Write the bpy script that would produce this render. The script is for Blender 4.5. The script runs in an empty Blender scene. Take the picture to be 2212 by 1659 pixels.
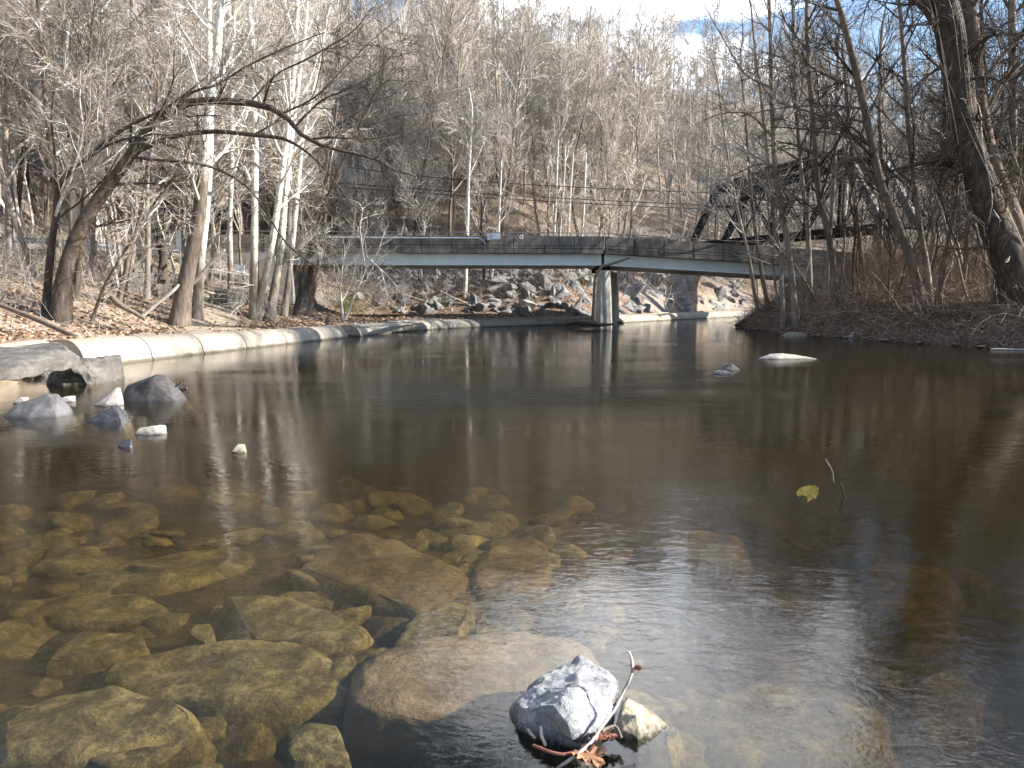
import bpy, bmesh, math
import numpy as np
from mathutils import Vector, Matrix

SC = bpy.context.scene
COL = SC.collection
rad = math.radians

# ------------------------------------------------------------------ camera geometry
F = 1600.0; CX, CY = 1106.0, 829.5          # photograph measured on a 2212 x 1659 grid
HOR = 637.0; CAMZ = 2.2
PITCH = math.atan((CY - HOR) / F)
CAM = np.array([0.0, 0.0, CAMZ])
def ray(x, y):
    cp, sp = math.cos(PITCH), math.sin(PITCH)
    a, b = x - CX, CY - y
    return np.array([a, F * cp + b * sp, -F * sp + b * cp])
def at_depth(x, y, Y):
    d = ray(x, y); return CAM + d * (Y / d[1])
def at_z(x, y, z):
    d = ray(x, y); return CAM + d * ((z - CAMZ) / d[2])

# ------------------------------------------------------------------ noise
def _hash(ix, iy, iz, seed):
    h = (ix * 374761393 + iy * 668265263 + iz * 2147483647 + seed * 1274126177) & 0xFFFFFFFF
    h = ((h ^ (h >> 13)) * 1274126177) & 0xFFFFFFFF
    return ((h ^ (h >> 16)) & 0xFFFF) / 65535.0
def vnoise(p, seed=0):
    p = np.asarray(p, float); i = np.floor(p).astype(np.int64); f = p - i; f = f * f * (3 - 2 * f)
    r = 0.0
    for dx in (0, 1):
        for dy in (0, 1):
            for dz in (0, 1):
                w = (f[..., 0] if dx else 1 - f[..., 0]) * (f[..., 1] if dy else 1 - f[..., 1]) * (f[..., 2] if dz else 1 - f[..., 2])
                r = r + w * _hash(i[..., 0] + dx, i[..., 1] + dy, i[..., 2] + dz, seed)
    return r * 2 - 1
def fbm(p, octv=4, seed=0):
    p = np.asarray(p, float); r = 0; a = 0.5
    for k in range(octv):
        r = r + a * vnoise(p * (2 ** k), seed + k * 17); a *= 0.5
    return r
def fbm2(x, y, s, octv=4, seed=0):
    return fbm(np.stack([x * s, y * s, np.zeros_like(x) + 0.37], -1), octv, seed)
def sstep(a, b, x):
    t = np.clip((x - a) / (b - a), 0, 1); return t * t * (3 - 2 * t)

# ------------------------------------------------------------------ terrain
LSH = np.array([(-13.5, -80), (-12.8, 5), (-12.3, 13), (-12.5, 19), (-12.95, 22.4), (-11.0, 30.0), (-8.2, 39.3), (-5.1, 47.2),
                (-0.7, 52.0), (6.2, 56.8), (8.7, 59), (16.8, 68.5), (24.4, 77), (34, 84), (50, 92), (80, 100), (400, 160)], float)
RSH = np.array([(26, -80), (23, 0), (23, 20), (21, 29.7), (18.8, 33.0), (17.8, 37.2), (16.2, 40.8), (15.6, 47), (15.9, 53.2),
                (19, 57.5), (26, 60), (40, 64), (60, 70), (100, 80), (400, 110)], float)
ROAD_L = np.array([(-19, 52.2), (-22, 51.6), (-27, 48.5), (-33, 41), (-38, 30), (-42, 10), (-46, -40)], float)
ROAD_LZ = [4.95, 4.95, 4.85, 4.7, 4.6, 4.5, 4.5]
ROAD_R = np.array([(26, 55.6), (40, 57), (60, 60), (110, 70)], float)
ROAD_RZ = [4.35, 4.1, 4.0, 4.0]
def seg_dist(x, y, P, vals=None):
    best = np.full(x.shape, 1e9); out = np.zeros(x.shape)
    for i in range(len(P) - 1):
        a, b = P[i], P[i + 1]; d = b - a; L2 = (d ** 2).sum()
        t = np.clip(((x - a[0]) * d[0] + (y - a[1]) * d[1]) / L2, 0, 1)
        r = np.hypot(x - a[0] - t * d[0], y - a[1] - t * d[1])
        m = r < best; best = np.where(m, r, best)
        if vals is not None: out = np.where(m, vals[i] + t * (vals[i + 1] - vals[i]), out)
    return (best, out) if vals is not None else best
def in_poly(x, y, P):
    c = np.zeros(x.shape, bool); n = len(P)
    for i in range(n):
        x1, y1 = P[i]; x2, y2 = P[(i + 1) % n]
        if y1 == y2: continue
        m = ((y1 > y) != (y2 > y)) & (x < (x2 - x1) * (y - y1) / (y2 - y1) + x1); c ^= m
    return c
LPOLY = np.vstack([LSH, [(3000, 400), (3000, 4000), (-3000, 4000), (-3000, -80)]])
RPOLY = np.vstack([RSH, [(3000, 350), (3000, -80)]])
PTY = [0, 22.4, 30, 39, 47, 52, 60, 80]; PTZ = [0.85, 0.86, 0.72, 0.60, 0.58, 0.56, 0.56, 0.58]
def ridge(x):
    return np.interp(x, [-200, -30, 0, 17, 40, 63, 106, 160, 400], [84, 80, 60, 52, 50, 47, 33, 20, 12])
def height(x, y, detail=True):
    x = np.asarray(x, float); y = np.asarray(y, float)
    dL = seg_dist(x, y, LSH); inL = in_poly(x, y, LPOLY)
    dR = seg_dist(x, y, RSH); inR = in_poly(x, y, RPOLY) & ~inL
    h0 = np.interp(y, PTY, PTZ) - 0.05
    # left: sand shelf, bank, road shelf, hill
    d = dL
    near = h0 + 0.03 * np.clip(d - 1, 0, 4) + 0.31 * np.clip(d - 5, 0, 12) + 0.62 * np.clip(d - 27, 0, None)
    far = h0 + 0.06 * np.clip(d - 1, 0, 2.5) + 0.72 * np.clip(np.minimum(d - 2.2, (y - 58.6) * .9), 0, 9) + 0.60 * np.clip(np.minimum(d - 2.2, (y - 58.6) * .9) - 9, 0, None)
    w = sstep(46, 52, y) * sstep(-20, -12, x)
    hl = near * (1 - w) + far * w
    rg = ridge(x) + 5 * fbm2(x, y, 0.03, 3, 5)
    k = 4.0
    hl = -k * np.logaddexp(-hl / k, -rg / k)
    hl = np.maximum(hl, -0.2)
    hl = np.where(d < 1.25, -0.5 + (hl + 0.5 - 0.03) * sstep(0.35, 1.25, d), hl)
    # right bank
    hr = 1.85 * np.clip(dR / 2.6 + .05, 0, 1) ** .8 + 0.045 * np.clip(dR - 3, 0, 40) - 0.12
    hr = np.where(dR > 0, hr, hr)
    # bed
    dd = np.minimum(dL, dR)
    bed = -0.22 - np.clip(dd * 0.07, 0, 0.22) - 0.45 * sstep(7.5, 13, y) - 0.5 * np.exp(-((x + .75) / .75) ** 2 - ((y - 3.9) / .5) ** 2) - 0.6 * sstep(.6, 1.8, x) * (1 - sstep(9, 14, y))
    h = np.where(inL, hl, np.where(inR, hr, bed))
    if detail:
        land = inL | inR
        amp = np.where(land, 0.12 + 0.5 * sstep(28, 60, np.where(inL, dL, 0)), 0.07)
        mask = np.where(inL, sstep(1.0, 3.0, dL), 1.0)
        h = h + mask * amp * fbm2(x, y, 0.55, 4, 3)
        # rocky steps on the hill
        hm = np.where(inL, sstep(3, 8, dL) * sstep(59, 63, y) + sstep(30, 40, dL), 0)
        h = h + np.clip(hm, 0, 1) * (2.2 * fbm2(x, y, 0.11, 4, 9) + 0.6 * np.abs(fbm2(x, y, 0.3, 3, 21)))
        # right bank: ragged roots and gullies
        h = h + np.where(inR, sstep(0, 1, dR) * 0.28 * fbm2(x, y, 1.1, 3, 31), 0)
    for P, Z in ((ROAD_L, ROAD_LZ), (ROAD_R, ROAD_RZ)):
        r, z = seg_dist(x, y, P, Z)
        if P is ROAD_L:
            wgt = 1 - sstep(2.8, 6.0, r)
        else:
            wgt = 1 - sstep(3.6, 7.0, r)
        h = np.where(inL | inR, h * (1 - wgt) + z * wgt, h)
    return h
def H(x, y):
    return float(height(np.array([x]), np.array([y]))[0])
def hit(x, y, y0=6.0, y1=230.0):
    d = ray(x, y); d = d / d[1]
    Y = np.arange(y0, y1, 0.15)
    P = CAM + Y[:, None] * d
    hh = height(P[:, 0], P[:, 1])
    k = np.nonzero(P[:, 2] <= hh)[0]
    return P[k[0]] if len(k) else P[-1]

# ------------------------------------------------------------------ mesh helpers
class Geo:
    def __init__(s): s.v = []; s.f3 = []; s.f4 = []; s.n = 0; s.mat3 = []; s.mat4 = []
    def add(s, v, f4=None, f3=None, m=0):
        v = np.asarray(v, float).reshape(-1, 3)
        if f4 is not None and len(f4): f4 = np.asarray(f4, np.int64).reshape(-1, 4); s.f4.append(f4 + s.n); s.mat4.append(np.full(len(f4), m))
        if f3 is not None and len(f3): f3 = np.asarray(f3, np.int64).reshape(-1, 3); s.f3.append(f3 + s.n); s.mat3.append(np.full(len(f3), m))
        s.v.append(v); s.n += len(v); return s
    def box(s, c, sx, sy, sz, R=None, m=0):
        g = np.array([(-1, -1, -1), (1, -1, -1), (1, 1, -1), (-1, 1, -1), (-1, -1, 1), (1, -1, 1), (1, 1, 1), (-1, 1, 1)], float) * 0.5 * [sx, sy, sz]
        if R is not None: g = g @ np.asarray(R).T
        return s.add(g + np.asarray(c), [(0, 3, 2, 1), (4, 5, 6, 7), (0, 1, 5, 4), (1, 2, 6, 5), (2, 3, 7, 6), (3, 0, 4, 7)], m=m)
    def beam(s, p, q, w, h, up=(0, 0, 1), m=0):
        p = np.asarray(p, float); q = np.asarray(q, float); t = q - p; L = np.linalg.norm(t); t = t / L
        u = np.cross(up, t); u = u / (np.linalg.norm(u) + 1e-9); b = np.cross(t, u)
        return s.box((p + q) / 2, L, w, h, np.stack([t, u, b], 1), m)
    def tube(s, pts, r, k=6, m=0):
        pts = np.asarray(pts, float); r = np.broadcast_to(np.asarray(r, float), (len(pts),))
        v, f = tubes(pts[None], r[None], k); s.add(v, f, m=m)
        n = len(pts)
        if k == 4: s.add(v[:k], [(3, 2, 1, 0)], m=m); s.add(v[-k:], [(0, 1, 2, 3)], m=m)
        else:
            for ring, fl in ((v[:k], 1), (v[-k:], 0)):
                c = ring.mean(0); tri = [(i, (i + 1) % k, k) if not fl else ((i + 1) % k, i, k) for i in range(k)]
                s.add(np.vstack([ring, c]), None, tri, m)
        return s
    def mesh(s, name, mats, smooth=False):
        v = np.vstack(s.v) if s.v else np.zeros((0, 3))
        f4 = np.vstack(s.f4) if s.f4 else np.zeros((0, 4), np.int64); f3 = np.vstack(s.f3) if s.f3 else np.zeros((0, 3), np.int64)
        me = bpy.data.meshes.new(name); me.vertices.add(len(v)); me.vertices.foreach_set('co', v.astype(np.float32).ravel())
        loops = np.concatenate([f4.ravel(), f3.ravel()]).astype(np.int32)
        me.loops.add(len(loops)); me.loops.foreach_set('vertex_index', loops)
        nf = len(f4) + len(f3); me.polygons.add(nf)
        st = np.concatenate([np.arange(len(f4)) * 4, len(f4) * 4 + np.arange(len(f3)) * 3]).astype(np.int32)
        me.polygons.foreach_set('loop_start', st)
        mi = np.concatenate(s.mat4 + s.mat3).astype(np.int32) if (s.mat4 or s.mat3) else np.zeros(0, np.int32)
        for m in (mats if isinstance(mats, (list, tuple)) else [mats]): me.materials.append(m)
        me.polygons.foreach_set('material_index', mi)
        me.polygons.foreach_set('use_smooth', np.full(nf, bool(smooth)))
        me.update(calc_edges=True); me.validate()
        return me
def tubes(P, R, k=3):
    N, n, _ = P.shape
    T = np.gradient(P, axis=1); T /= (np.linalg.norm(T, axis=2, keepdims=True) + 1e-9)
    M = np.abs(T.mean(1)); ref = np.zeros((N, 3)); ref[np.arange(N), M.argmin(1)] = 1
    U = np.cross(T, ref[:, None, :]); U /= (np.linalg.norm(U, axis=2, keepdims=True) + 1e-9)
    V = np.cross(T, U)
    a = np.arange(k) * 2 * math.pi / k
    ring = P[:, :, None, :] + R[:, :, None, None] * (np.cos(a)[:, None] * U[:, :, None, :] + np.sin(a)[:, None] * V[:, :, None, :])
    idx = np.arange(N * n * k).reshape(N, n, k)
    A = idx[:, :-1, :]; B = np.roll(A, -1, 2); D = idx[:, 1:, :]; C = np.roll(D, -1, 2)
    return ring.reshape(-1, 3), np.stack([A, B, C, D], -1).reshape(-1, 4)
def obj(name, me, parent=None, loc=None):
    o = bpy.data.objects.new(name, me); COL.objects.link(o)
    if parent is not None: o.parent = parent
    if loc is not None: o.location = loc
    return o
def tag(o, label=None, cat=None, group=None, kind=None):
    if label: o['label'] = label
    if cat: o['category'] = cat
    if group: o['group'] = group
    if kind: o['kind'] = kind
    return o
def empty(name, loc, label, cat, group=None):
    o = bpy.data.objects.new(name, None); COL.objects.link(o); o.location = loc; o.empty_display_size = 0.3
    return tag(o, label, cat, group)
def crom(pts, n):
    pts = np.asarray(pts, float); m = len(pts)
    if m == 2: t = np.linspace(0, 1, n)[:, None]; return pts[0] * (1 - t) + pts[1] * t
    L = np.concatenate([[0], np.cumsum(np.linalg.norm(np.diff(pts[:, :3], axis=0), axis=1))]); L /= L[-1]
    u = np.linspace(0, 1, n); i = np.clip(np.searchsorted(L, u, 'right') - 1, 0, m - 2)
    t = ((u - L[i]) / (L[i + 1] - L[i] + 1e-9))[:, None]
    P0 = pts[np.clip(i - 1, 0, m - 1)]; P1 = pts[i]; P2 = pts[i + 1]; P3 = pts[np.clip(i + 2, 0, m - 1)]
    return 0.5 * (2 * P1 + (P2 - P0) * t + (2 * P0 - 5 * P1 + 4 * P2 - P3) * t ** 2 + (3 * P1 - P0 - 3 * P2 + P3) * t ** 3)

# ------------------------------------------------------------------ materials
class NT:
    def __init__(s, name):
        s.m = bpy.data.materials.new(name); s.m.use_nodes = True; s.t = s.m.node_tree; s.t.nodes.clear()
        s.out = s.t.nodes.new('ShaderNodeOutputMaterial')
    def n(s, typ, **kw):
        nd = s.t.nodes.new(typ)
        for k, v in kw.items():
            if k in nd.inputs: nd.inputs[k].default_value = v
            else: setattr(nd, k, v)
        return nd
    def l(s, a, b): s.t.links.new(a, b); return s
    def coord(s, kind='Object', scale=(1, 1, 1)):
        tc = s.n('ShaderNodeTexCoord'); mp = s.n('ShaderNodeMapping'); mp.inputs['Scale'].default_value = scale
        s.l(tc.outputs[kind], mp.inputs['Vector']); return mp.outputs['Vector']
    def noise(s, vec, scale, detail=5, rough=0.6, dist=0.0):
        nd = s.n('ShaderNodeTexNoise'); nd.inputs['Scale'].default_value = scale; nd.inputs['Detail'].default_value = detail
        nd.inputs['Roughness'].default_value = rough; nd.inputs['Distortion'].default_value = dist
        s.l(vec, nd.inputs['Vector']); return nd.outputs['Fac']
    def ramp(s, fac, stops, interp='LINEAR'):
        nd = s.n('ShaderNodeValToRGB'); cr = nd.color_ramp; cr.interpolation = interp
        while len(cr.elements) < len(stops): cr.elements.new(0.5)
        for e, (p, c) in zip(cr.elements, stops):
            e.position = p; e.color = (c[0], c[1], c[2], 1) if not np.isscalar(c) else (c, c, c, 1)
        s.l(fac, nd.inputs['Fac']); return nd.outputs['Color']
    def mix(s, fac, a, b, blend='MIX'):
        nd = s.n('ShaderNodeMix', data_type='RGBA', blend_type=blend)
        for i, v in ((0, fac), (6, a), (7, b)):
            if isinstance(v, bpy.types.NodeSocket): s.l(v, nd.inputs[i])
            elif i == 0: nd.inputs[0].default_value = v
            else: nd.inputs[i].default_value = (v[0], v[1], v[2], 1)
        return nd.outputs[2]
    def math(s, op, a, b=None, c=None):
        nd = s.n('ShaderNodeMath', operation=op)
        for i, v in enumerate((a, b, c)):
            if v is None: continue
            if isinstance(v, bpy.types.NodeSocket): s.l(v, nd.inputs[i])
            else: nd.inputs[i].default_value = v
        return nd.outputs[0]
    def bsdf(s, color, rough=0.9, bump=None, bstr=0.3, bdist=0.05, spec=0.3, metal=0.0):
        b = s.n('ShaderNodeBsdfPrincipled')
        for nm, v in (('Base Color', color), ('Roughness', rough)):
            if isinstance(v, bpy.types.NodeSocket): s.l(v, b.inputs[nm])
            else: b.inputs[nm].default_value = (v[0], v[1], v[2], 1) if nm == 'Base Color' else v
        b.inputs['Specular IOR Level'].default_value = spec; b.inputs['Metallic'].default_value = metal
        if bump is not None:
            bp = s.n('ShaderNodeBump'); bp.inputs['Strength'].default_value = bstr; bp.inputs['Distance'].default_value = bdist
            s.l(bump, bp.inputs['Height']); s.l(bp.outputs['Normal'], b.inputs['Normal'])
        s.l(b.outputs[0], s.out.inputs['Surface']); return s.m
def bark(name, lo, mid, hi, scale=3.0, zs=0.25, white_from=None):
    t = NT(name); v = t.coord('Object', (1, 1, zs)); n1 = t.noise(v, scale * 2, 6, 0.65); n2 = t.noise(v, scale * 8, 4, 0.6)
    col = t.ramp(n1, [(0.3, lo), (0.5, mid), (0.72, hi)])
    if white_from is not None:
        wc = t.ramp(t.noise(t.coord('Object', (1, 1, 0.6)), 4.0, 4, 0.55), [(0.34, (0.30, 0.27, 0.22)), (0.46, (0.62, 0.58, 0.50)), (0.6, (0.80, 0.77, 0.70))])
        tc = t.n('ShaderNodeTexCoord'); sx = t.n('ShaderNodeSeparateXYZ'); t.l(tc.outputs['Object'], sx.inputs[0])
        h = t.math('ADD', sx.outputs['Z'], t.math('MULTIPLY', t.noise(v, 1.5, 4), 4.0))
        fac = t.math('SUBTRACT', h, white_from + 1.2); fac = t.math('MULTIPLY', fac, 0.55); nd = t.n('ShaderNodeClamp'); t.l(fac, nd.inputs[0])
        col = t.mix(nd.outputs[0], col, wc)
    return t.bsdf(col, 0.95, t.math('ADD', n1, n2), 0.6, 0.03, 0.1)
M = {}
M['bark_dark'] = bark('bark_dark', (0.035, 0.028, 0.022), (0.075, 0.060, 0.048), (0.14, 0.115, 0.09))
M['bark_grey'] = bark('bark_grey', (0.12, 0.10, 0.085), (0.24, 0.205, 0.17), (0.38, 0.33, 0.28))
M['bark_brown'] = bark('bark_brown', (0.08, 0.062, 0.05), (0.16, 0.125, 0.10), (0.27, 0.215, 0.17))
M['bark_white'] = bark('bark_white', (0.10, 0.085, 0.07), (0.22, 0.185, 0.15), (0.36, 0.31, 0.26), white_from=3.2)
M['bark_white_high'] = bark('bark_white_high', (0.06, 0.05, 0.04), (0.13, 0.105, 0.085), (0.22, 0.18, 0.145), white_from=7.5)
M['bark_pale'] = bark('bark_pale', (0.26, 0.23, 0.19), (0.46, 0.42, 0.36), (0.66, 0.62, 0.55))
def twigmat(name, a, b, c):
    t = NT(name); g = t.n('ShaderNodeNewGeometry'); return t.bsdf(t.ramp(g.outputs['Random Per Island'], [(0.0, a), (0.5, b), (1.0, c)]), 0.9, spec=0.1)
M['twig_grey'] = twigmat('twig_grey', (0.20, 0.175, 0.15), (0.38, 0.34, 0.295), (0.60, 0.55, 0.49))
M['twig_dark'] = twigmat('twig_dark', (0.04, 0.033, 0.028), (0.085, 0.07, 0.058), (0.17, 0.14, 0.115))
M['twig_pale'] = twigmat('twig_pale', (0.34, 0.31, 0.27), (0.54, 0.49, 0.43), (0.72, 0.67, 0.60))
M['twig_tan'] = twigmat('twig_tan', (0.23, 0.195, 0.165), (0.45, 0.40, 0.34), (0.68, 0.62, 0.55))
M['twig_brown'] = twigmat('twig_brown', (0.10, 0.072, 0.053), (0.28, 0.21, 0.155), (0.55, 0.445, 0.345))
M['leaf_litter'] = twigmat('leaf_litter', (0.16, 0.085, 0.045), (0.36, 0.235, 0.145), (0.58, 0.45, 0.33))
def stone(name, stops, scale=3.0, bs=0.5, rough=0.85, spec=0.3, bd=0.06, stain=None):
    t = NT(name); v = t.coord('Object'); n1 = t.noise(v, scale, 8, 0.65, 0.4); n2 = t.noise(v, scale * 7, 5, 0.7)
    mixn = t.math('ADD', t.math('MULTIPLY', n1, 0.65), t.math('MULTIPLY', n2, 0.35))
    col = t.ramp(mixn, stops)
    if stain is not None:
        tc = t.n('ShaderNodeNewGeometry'); sx = t.n('ShaderNodeSeparateXYZ'); t.l(tc.outputs['Position'], sx.inputs[0])
        w = t.math('ADD', sx.outputs['Z'], t.math('MULTIPLY', t.math('SUBTRACT', n2, 0.5), 0.12))
        nd = t.n('ShaderNodeMapRange'); nd.inputs['From Min'].default_value = -0.02; nd.inputs['From Max'].default_value = 0.07; t.l(w, nd.inputs['Value'])
        col = t.mix(nd.outputs[0], stain, col)
    return t.bsdf(col, rough, t.math('ADD', n1, t.math('MULTIPLY', n2, 0.5)), bs, bd, spec)
M['rock_grey'] = stone('rock_grey', [(0.3, (0.075, 0.073, 0.073)), (0.48, (0.18, 0.175, 0.168)), (0.66, (0.33, 0.315, 0.29))], 2.6, 0.9, bd=0.12)
M['rock_tawny'] = stone('rock_tawny', [(0.3, (0.16, 0.12, 0.08)), (0.5, (0.34, 0.27, 0.19)), (0.7, (0.5, 0.42, 0.31))], 1.5, 0.9, bd=0.12)
M['rock_dark'] = stone('rock_dark', [(0.3, (0.024, 0.021, 0.020)), (0.5, (0.058, 0.052, 0.049)), (0.7, (0.125, 0.114, 0.107))], 9.0, 0.5, 0.7, 0.4, 0.03, (0.03, 0.03, 0.03))
M['rock_blue'] = stone('rock_blue', [(0.3, (0.05, 0.047, 0.046)), (0.5, (0.105, 0.10, 0.099)), (0.72, (0.21, 0.203, 0.20))], 5.0, 0.4, 0.7, 0.4, 0.03, (0.05, 0.05, 0.05))
M['rock_wet'] = stone('rock_wet', [(0.3, (0.018, 0.018, 0.019)), (0.5, (0.038, 0.037, 0.039)), (0.7, (0.09, 0.089, 0.093))], 8.0, 0.5, 0.25, 0.6, 0.03)
M['rock_pale'] = stone('rock_pale', [(0.3, (0.18, 0.15, 0.125)), (0.48, (0.38, 0.335, 0.29)), (0.68, (0.60, 0.55, 0.49))], 6.0, 0.6, 0.85, 0.3, 0.04, (0.022, 0.019, 0.014))
M['rock_white'] = stone('rock_white', [(0.30, (0.10, 0.10, 0.105)), (0.42, (0.21, 0.213, 0.218)), (0.55, (0.34, 0.342, 0.34)), (0.7, (0.50, 0.50, 0.49))], 7.0, 1.0, 0.8, 0.3, 0.035, (0.022, 0.019, 0.014))
M['rock_ledge'] = stone('rock_ledge', [(0.3, (0.045, 0.041, 0.036)), (0.5, (0.115, 0.105, 0.092)), (0.7, (0.20, 0.186, 0.165))], 3.0, 0.7, bd=0.05)
M['rock_buff'] = stone('rock_buff', [(0.3, (0.24, 0.19, 0.12)), (0.5, (0.42, 0.35, 0.24)), (0.7, (0.62, 0.57, 0.47))], 8.0, 0.6, 0.7, 0.4, 0.03, (0.022, 0.019, 0.014))
M['bed_stone'] = stone('bed_stone', [(0.34, (0.028, 0.026, 0.016)), (0.47, (0.10, 0.088, 0.052)), (0.55, (0.20, 0.175, 0.105)), (0.66, (0.40, 0.355, 0.235))], 4.2, 0.8, 0.9, 0.1, 0.05)
M['bed_stone_brown'] = stone('bed_stone_brown', [(0.32, (0.035, 0.027, 0.018)), (0.47, (0.105, 0.082, 0.053)), (0.57, (0.18, 0.142, 0.097)), (0.70, (0.30, 0.245, 0.18))], 2.6, 0.8, 0.9, 0.1, 0.05)
M['bed_slab'] = stone('bed_slab', [(0.32, (0.09, 0.07, 0.056)), (0.5, (0.21, 0.17, 0.14)), (0.68, (0.36, 0.305, 0.255))], 3.5, 0.8, 0.9, 0.1, 0.05)
M['block_stone'] = stone('block_stone', [(0.3, (0.07, 0.065, 0.055)), (0.5, (0.15, 0.14, 0.12)), (0.7, (0.27, 0.255, 0.22))], 2.6, 0.8, bd=0.05)
def simple(name, col, rough=0.7, metal=0, spec=0.4, var=0.25, scale=4):
    t = NT(name); n = t.noise(t.coord('Object'), scale, 5)
    a = [c * (1 - var) for c in col]; b = [min(1, c * (1 + var)) for c in col]
    return t.bsdf(t.ramp(n, [(0.3, a), (0.7, b)]), rough, n, 0.1, 0.02, spec, metal)
M['steel_black'] = simple('steel_black', (0.011, 0.010, 0.0105), 0.8, spec=0.15)
M['steel_pale'] = simple('steel_pale', (0.17, 0.17, 0.168), 0.7)
M['galv'] = simple('galv', (0.50, 0.53, 0.56), 0.45, 0.3)
M['wire'] = simple('wire', (0.03, 0.03, 0.03), 0.6)
M['wire_sunlit'] = simple('wire_sunlit', (0.62, 0.62, 0.60), 0.4, 0.4)  # pale colour stands in for sunlight on the left-hand wires
M['asphalt'] = simple('asphalt', (0.06, 0.06, 0.06), 0.9)
M['log_pale'] = simple('log_pale', (0.58, 0.52, 0.43), 0.9, var=0.3, scale=8)
M['log_brown'] = simple('log_brown', (0.16, 0.12, 0.09), 0.9, var=0.4, scale=8)
M['log_dark'] = simple('log_dark', (0.05, 0.04, 0.033), 0.9, var=0.4, scale=8)
M['leaf_orange'] = simple('leaf_orange', (0.30, 0.15, 0.075), 0.7, var=0.35, scale=30)
M['leaf_red'] = simple('leaf_red', (0.24, 0.105, 0.065), 0.7, var=0.35, scale=30)
M['grass_green'] = twigmat('grass_green', (0.10, 0.12, 0.03), (0.20, 0.22, 0.07), (0.42, 0.38, 0.18))
M['bag'] = simple('bag', (0.46, 0.52, 0.22), 0.5, var=0.25, scale=6)
M['plastic_white'] = simple('plastic_white', (0.75, 0.77, 0.8), 0.5, var=0.08)
def concrete(name, stops, streak=None, scale=1.2, bs=0.15):
    t = NT(name); v = t.coord('Object'); n1 = t.noise(v, scale, 7, 0.62); n2 = t.noise(v, scale * 14, 4, 0.6)
    col = t.ramp(t.math('ADD', t.math('MULTIPLY', n1, 0.75), t.math('MULTIPLY', n2, 0.25)), stops)
    if streak:
        s1 = t.noise(t.coord('Object', (2.0, 2.0, 0.5)), 1.1, 6, 0.72, 0.3)
        col = t.mix(t.ramp(s1, [(0.40, 0.0), (0.66, 0.9)]), col, streak)
        s2 = t.noise(t.coord('Object', (5, 5, 0.7)), 1.1, 4, 0.7)
        col = t.mix(t.ramp(s2, [(0.58, 0.0), (0.74, 0.5)]), col, (0.40, 0.39, 0.36))
    return t.bsdf(col, 0.92, t.math('ADD', n1, n2), bs, 0.03, 0.2)
M['concrete_dark'] = concrete('concrete_dark', [(0.3, (0.11, 0.098, 0.088)), (0.5, (0.20, 0.182, 0.163)), (0.7, (0.32, 0.295, 0.265))], (0.075, 0.066, 0.060))
def pipe_mat():
    t = NT('pipe_concrete'); v = t.coord('Object'); n1 = t.noise(v, .7, 7, .65); n2 = t.noise(v, 9, 5, .65)
    col = t.ramp(t.math('ADD', t.math('MULTIPLY', n1, .6), t.math('MULTIPLY', n2, .4)), [(.30, (.15, .125, .095)), (.43, (.29, .255, .205)), (.6, (.38, .345, .29)), (.75, (.45, .415, .36))])
    g = t.n('ShaderNodeNewGeometry'); sx = t.n('ShaderNodeSeparateXYZ'); t.l(g.outputs['Position'], sx.inputs[0])
    st = t.noise(t.coord('Object', (1.3, 1.3, .25)), 2.6, 5, .7); col = t.mix(t.ramp(st, [(.54, 0.0), (.70, .6)]), col, (.15, .125, .095))
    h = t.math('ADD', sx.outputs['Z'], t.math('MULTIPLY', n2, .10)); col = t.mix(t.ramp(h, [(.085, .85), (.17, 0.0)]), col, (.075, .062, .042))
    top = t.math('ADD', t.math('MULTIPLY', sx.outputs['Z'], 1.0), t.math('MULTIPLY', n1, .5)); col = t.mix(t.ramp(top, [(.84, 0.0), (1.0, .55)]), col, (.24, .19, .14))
    return t.bsdf(col, .92, t.math('ADD', n1, n2), .35, .03, .2)
M['pipe_concrete'] = pipe_mat()
M['concrete_pale'] = concrete('concrete_pale', [(0.28, (0.22, 0.185, 0.14)), (0.45, (0.37, 0.325, 0.26)), (0.7, (0.48, 0.435, 0.365))])
M['concrete_pier'] = concrete('concrete_pier', [(0.28, (0.26, 0.23, 0.19)), (0.5, (0.44, 0.405, 0.355)), (0.7, (0.60, 0.57, 0.52))])
M['concrete_grey'] = concrete('concrete_grey', [(0.3, (0.18, 0.17, 0.16)), (0.5, (0.30, 0.29, 0.27)), (0.7, (0.42, 0.40, 0.37))])
M['pipe_stain'] = concrete('pipe_stain', [(0.3, (0.10, 0.085, 0.06)), (0.7, (0.24, 0.2, 0.15))])
def girder_mat():
    t = NT('girder_paint'); v = t.coord('Object'); n = t.noise(v, 0.8, 5)
    col = t.ramp(n, [(0.3, (0.55, 0.61, 0.60)), (0.6, (0.66, 0.715, 0.71)), (0.8, (0.72, 0.77, 0.77))])
    st = t.noise(t.coord('Object', (6, 6, 0.4)), 1.2, 5, 0.7); col = t.mix(t.ramp(st, [(0.55, 0.0), (0.8, 0.5)]), col, (0.36, 0.40, 0.34))
    return t.bsdf(col, 0.45, spec=0.4)
M['girder'] = girder_mat()
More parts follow.
